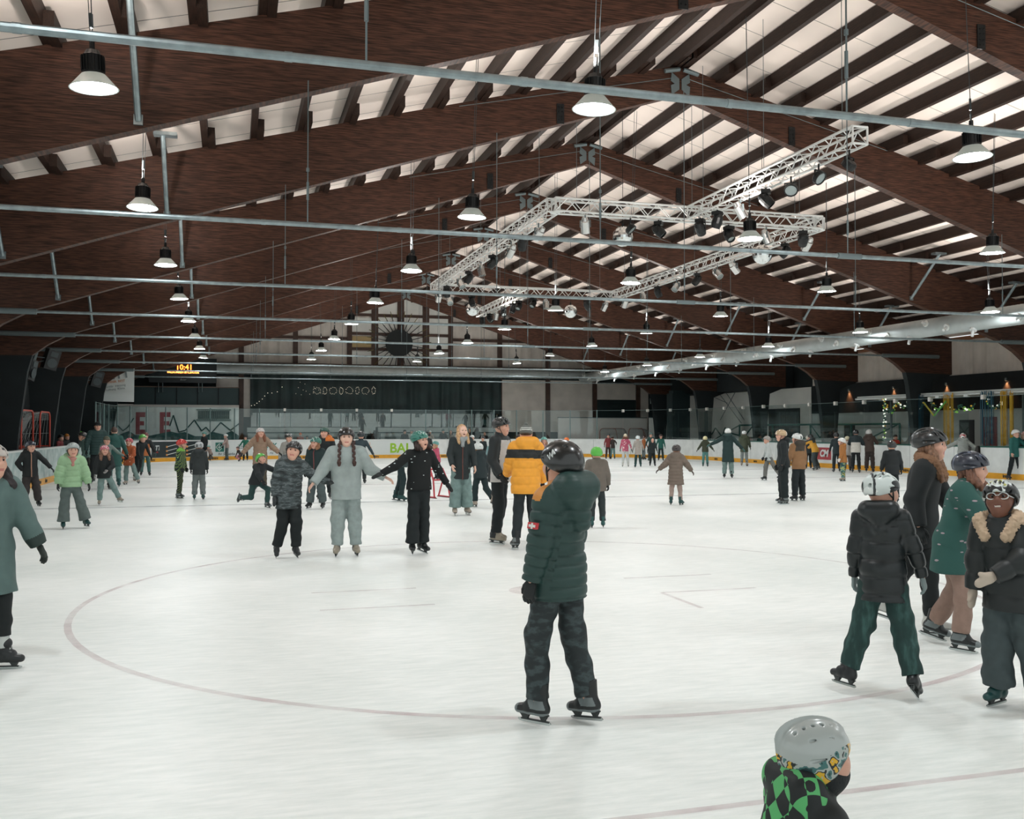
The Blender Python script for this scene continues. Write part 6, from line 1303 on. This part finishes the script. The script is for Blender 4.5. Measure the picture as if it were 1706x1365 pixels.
for i, (px, gy, top, jc, hd, hc_, hr, wd) in enumerate(((786, 781, 725, '1a2022', 'bike', 'c5c9c6', '3a2820', 'a dark coat and white helmet'), (805, 776, 727, '1d2628', 'round', '1c2224', '3a2820', 'a dark coat and dark helmet'), (818, 790, 734, '6f8f92', 'round', '6f87a8', '3a2820', 'a pale blue jacket and blue helmet'), (827, 778, 724, '22282a', 'bike', 'c9a93a', '3a2820', 'a dark coat and yellow helmet'), (713, 776, 722, '2a2f30', 'round', '16191a', '3a2820', 'a dark jacket and black helmet'), (700, 786, 728, '1f4440', 'round', '1b3a3a', '3a2820', 'a dark green jacket and dark helmet'))):
    person('distant child in %s near the blonde woman' % wd, px, gy-(3 if px in (700, 713) else 0), top, (20, 340, 10, 200, 160, 180)[i], 2, hs=1.12, pose=P_(), jacket=jc, head=hd, hcol=hc_, hair=hr, trousers='1b2224', boots='dark')
SPEC = [(686, 716, 'c4c2bc', 'cap', '8a8f8e', 'a white coat and grey cap'), (697, 717, '3a2d2a', None, None, 'a brown jacket'), (706, 719, '20272a', None, None, 'a black coat and dark hair'), (716, 717, 'b0a49a', 'beanie', 'd9d9d4', 'a pale patterned coat and white bobble hat'), (738, 715, '151c1e', 'beanie', '5f7472', 'a black coat with pale collar and grey hat'), (751, 717, '8a8580', None, None, 'a grey coat'),
        (782, 714, '2a211f', None, None, 'a brown coat with curly dark hair'), (791, 719, '7a5c44', None, None, 'a tan coat'), (795, 712, '1b2022', None, None, 'a dark coat standing tallest'), (808, 720, '20191a', None, None, 'a black coat and long dark hair'), (826, 720, '3d2a24', None, None, 'a dark red brown coat'), (834, 713, '1d2527', 'beanie', '2a2f30', 'a dark coat and dark hat')]
for (px, top, jc, hd, hc_, wd) in SPEC:
    person('spectator in %s behind the far boards' % wd, px, 760, top, random.Random(px).choice((0, 10, 345, 200)), 2, depth=(AT(px, 716, 1, 57.62+(px % 3)*.12)-Vector((0, 0, CAMH))) @ (CM @ Vector((0, 0, -1))), hs=1.0, pose=P_(armR=(14, 20, 5, 70), armL=(14, 20, 5, 70)), jacket=jc, head=hd, hcol=hc_ or '202628', hair='2a1c17', hairlen=.25 if hd is None and px % 2 else 0, trousers='22292b', boots=None, glove=None)
for (px, top, jc, hd, hc_, wd) in ((500, 721, '8f3f2c', 'beanie', 'd0662e', 'an orange red coat and orange hat'), (511, 726, '2f4446', 'cap', '1d2224', 'a teal grey jacket and black cap'), (674, 716, '151b1d', 'beanie', '191d1e', 'a black coat left of the white coat')):
    person('spectator in %s behind the far boards' % wd, px, 760, top, 10, 2, depth=(AT(px, 716, 1, 57.75)-Vector((0, 0, CAMH))) @ (CM @ Vector((0, 0, -1))), hs=1.05, pose=P_(), jacket=jc, head=hd, hcol=hc_, hair='2a1c17', trousers='22292b', boots=None, glove='22292b')
# ---- right half, middle distance
person('child in a long taupe padded hooded coat and dark helmet seen from behind', 1126, 842, 741, 178, 1, hs=1.15, bulk=.03, pose=dict(lean=(1, 0), head=(-12, 0, 4), armR=(36, 2, 34, 20), armL=(36, 0, 48, 14), legR=(5, 3, 4, -3), legL=(5, 3, 4, -3), footR=(30, 0)), jacket='6f6258', quilt=.075, jlen=0.2, jflare=1.15, hood=True, trousers='a08d84', tw=-.004, head='bike', hcol='2d2625', hair='2a1d18', boots='teal', glove='4a403b')
person('man in a black hooded sweater and tan helmet facing left, front of a pair', 1306, 840, 716, 282, 1, hs=.98, bulk=.012, pose=P_(armL=(8, 0, 4, 14), armR=(8, 0, 4, 14), head=(4, 4, 0)), jacket='10191b', jlen=.05, hood=True, trousers='121c1e', tw=.02, head='bike', hcol='b79c78', hcol2='e6e0d5', hair='2a1f1a', boots='hockey', glove='12181a', skin='fair')
person('skater in a brown black jacket and white helmet, back of a pair', 1331, 835, 722, 222, 1, hs=1.0, bulk=.018, pose=P_(armR=(14, 4, 16, 14), head=(30, 0, 0)), jacket='8b6644', zones=[(lambda u: (u['z'] > .2) & ~u['arm'], 1)], zcols=['3a342c'], jlen=.07, hood=True, trousers='161f22', tw=.014, head='bike', hcol='dcdfdc', hcol2='20282a', hair='3a2a20', boots='dark', glove='14191a')
person('child in a white jacket and grey trousers striding behind the pair', 1287, 801, 727, 285, 2, hs=1.1, pose=dict(lean=(0, 6), armL=(10, 5, 5, 20), armR=(10, 5, 5, 20), legL=(4, -26, 3, -34), legR=(4, 14, 3, 4)), jacket='b4bab8', head='round', hcol='8f8a84', trousers='6a6a66', tw=.01, boots='dark')
person('tall skater in a long dark green coat and white helmet, arms spread, seen from behind', 1213, 797, 714, 178, 1, hs=.98, bulk=.016, pose=P_(armL=(58, 4, 66, 10), armR=(38, 2, 44, 8)), jacket='16302f', jlen=0.22, jflare=1.1, hood=True, tpat=LJEAN, tw=.01, head='round', hcol='d0d3d0', hair='2a1d18', boots='dark', glove='3a6a66')
person('skater in an olive coat and white helmet near the right boards', 1240, 777, 718, 172, 2, hs=1.04, bulk=.02, pose=P_(armL=(14, 4, 6, 40), head=(30, 0, 0)), jacket='3f4634', jlen=.14, trousers='7f8684', head='bike', hcol='d0d3d0', hair='2a1d18', boots='tan', hood=True)
person('child in an olive jacket and pale yellow helmet, arms out, seen from behind', 1175, 778, 727, 178, 2, hs=1.16, bulk=.014, pose=P_(armR=(32, 2, 38, 8), armL=(30, 2, 36, 8)), jacket='383d2c', jlen=.05, hood=True, trousers='4f7f7b', head='round', hcol='d9cf9a', hcol2='1d2122', hair='2a1d18', boots='teal')
FARP = [(1013, 765, 723, 20, '7a2f33', 'round', '2d3a3c', '3a2b28', 'a red black jacket hugging a friend'), (1021, 765, 727, 200, '3a2e2c', None, None, '587a78', 'a brown jacket and pale jeans, hugging'), (1042, 778, 723, 180, None, 'beanie', 'd9cdb4', 'c3c8c6', 'a pink flowered jacket and white trousers'), (1063, 779, 726, 190, 'a39c94', 'round', 'c9d3d3', '223c3a', 'a pale beige coat and white helmet'), (1072, 766, 726, 120, '9a5a2f', 'round', '3a2420', '6a7474', 'an orange black jacket'), (1087, 777, 730, 10, '1a2526', None, None, '1a2324', 'black clothes standing legs apart'), (1085, 768, 721, 350, '1c3d3a', 'round', '4d6a66', '1c2426', 'a teal helmet at the back of the group'), (1101, 768, 724, 5, '1d5a4f', 'round', '3a2a26', '1a2a2a', 'a teal jacket and brown helmet')]
for (px, gy, top, fc, jc, hd, hc_, tc_, wd) in FARP:
    person('distant skater in %s' % wd, px, gy, top, fc, 2, hs=1.1, pose=P_(armR=(22, 10, 14, 20) if px != 1021 else (40, 40, 20, 70), legR=(5, 3, 5, -3), legL=(5, 3, 5, -3)), jacket=jc or '808080', jpat=PINKF if jc is None else None, jlen=.14 if px == 1063 else .07, head=hd, hcol=hc_ or '202020', hair='3a241b' if px != 1042 else '7a4f3c', hairlen=.3 if px == 1042 else 0, trousers=tc_, boots='teal' if px in (1063, 1085) else ('pale' if px == 1042 else 'dark'), glove='16191a')
person('skater in a bright yellow jacket leaning forward with arms out by the red advertisement', 1361, 784, 724, 235, 1, hs=1.02, bulk=.022, pose=dict(lean=(0, 26), armL=(18, 62, 20, 66), armR=(10, 40, 10, 60), legR=(6, 18, 4, -26), legL=(8, 6, 6, -22), head=(0, 6, 0)), jacket='d29a35', jlen=.05, zones=[(lambda u: u['hood'], 1)], zcols=['2a3334'], hood=True, head='round', hcol='15191a', trousers='3a4243', tw=.02, boots='hockey')
person('skater in black trousers behind the yellow jacket, holding the boards', 1347, 781, 726, 200, 2, hs=1.05, pose=P_(armL=(20, 30, 10, 60)), jacket='2a3436', head='bike', hcol='cfcab9', trousers='121718', boots='dark')
person('small child in a tan hooded coat, white helmet and patterned trousers walking left', 1405, 802, 730, 275, 1, hs=1.16, bulk=.02, pose=dict(lean=(0, 4), armL=(16, 10, 8, 20), armR=(18, -20, 12, -10), legR=(3, 2, 2, -4), legL=(3, 3, 2, -2)), jacket='a36c38', jlen=.1, jflare=1.12, hood=True, tpat=CAMOK, tw=.014, head='round', hcol='d9dbd8', hair='3a2a20', boots='tan', glove='d6cfc6', mitt=True)
person('dark clothed child in a black helmet left of the tan coat', 1394, 787, 721, 190, 2, hs=1.08, pose=P_(), jacket='1c2a2d', head='round', hcol='14191a', trousers='1c2426', boots='hockey')
person('child in a pale jacket and cream helmet behind the tan coat', 1412, 786, 727, 185, 2, hs=1.08, pose=P_(), jacket='c0bcb6', head='round', hcol='cfc7a8', trousers='5a5653', boots='dark')
person('skater in a black and cream jacket leaning on the right boards, seen from behind', 1426, 788, 716, 176, 1, hs=1.04, bulk=.024, pose=P_(lean=(0, 8), armL=(20, 30, 0, 90), armR=(20, 30, 0, 90)), jacket='c9c4bb', zones=[(lambda u: (u['z'] > .165) | u['arm'], 1)], zcols=['1d2b2e'], jlen=.07, head='round', hcol='16191b', trousers='121718', boots='hockey', hair='241a16')
person('skater in a brown hooded sweater and white helmet leaning on the right boards', 1449, 787, 716, 172, 1, hs=1.02, bulk=.016, pose=P_(lean=(-3, 8), armL=(20, 30, 0, 90), armR=(26, 30, 0, 90), head=(-20, -6, 0)), jacket='43362f', jlen=.06, hood=True, trousers='3a302c', tw=.014, head='round', hcol='d3d2ce', hcol2='202020', boots='dark', hair='241a16')
person('person in a grey hooded sweater and red white helmet leaning wide on the right boards', 1605, 797, 722, 180, 1, hs=1.02, bulk=.02, pose=dict(lean=(0, 30), armL=(62, 30, 40, 60), armR=(50, 20, -10, 40), legR=(8, -6, 4, -6), legL=(8, -6, 4, -6), head=(0, -24, 0)), jacket='8b8f8a', jlen=.05, hood=True, trousers='232a33', tw=.014, head='round', hcol=pat('red white helmet shell', p_noise([(0, 'a8333a'), (.45, 'd9d9d4'), (.6, '1c2022')], (9, 9, 20), True, 1), .35), boots='dark')
person('child in a teal green coat and white helmet next to the dark gate post', 1690, 800, 716, 45, 2, hs=1.08, bulk=.01, pose=P_(armL=(10, 50, 5, 80), legL=(5, 10, 4, 2), legR=(6, -6, 5, -12)), jacket='23605a', jlen=.08, head='round', hcol='d6d6d2', trousers='151d1f', boots='dark', hair='2a1d18', glove=None)
person('child in a dark jacket and pink white helmet cut by the right edge', 1710, 800, 719, 300, 2, hs=1.08, pose=P_(), jacket='1c2022', head='bike', hcol='c98f8c', hcol2='e0dcd8', trousers='b09a8e', boots='dark')
person('person in a red jacket and dark cap seated behind the right boards', 1491, 780, 724, 30, 2, depth=40.3, hs=1.05, pose=P_(), jacket='a03438', head='cap', hcol='1a1d1e', trousers='22282a', boots=None)
# ---- red skating aid, white crate
g = G(727, 829)
t = thing('skating_aid', 'red tubular skating aid frame on the ice behind the black sweater', 'skating aid', (g.x, g.y, 0), .3)
m = MB(); RT = mat('red tube', 'b0303a', .4)
for sx in (-.22, .22):
    m.path([(sx, -.3, .02), (sx*.9, -.2, .45), (sx*.8, .0, .72), (sx*.8, .2, .7)], .022, 8); m.tube((sx, -.35, .02), (sx, .3, .02), .022, 8); m.tube((sx*.86, -.08, .6), (sx, .28, .03), .02, 8)
m.tube((-.2, -.2, .45), (.2, -.2, .45), .02, 8); m.tube((-.18, .2, .7), (.18, .2, .7), .022, 8); m.build('frame', RT, t, world=False)
m = MB()
for sx in (-.22, .22): m.bb((sx-.02, -.4, 0), (sx+.02, .34, .012))
m.build('runner', BLACKM, t, world=False)
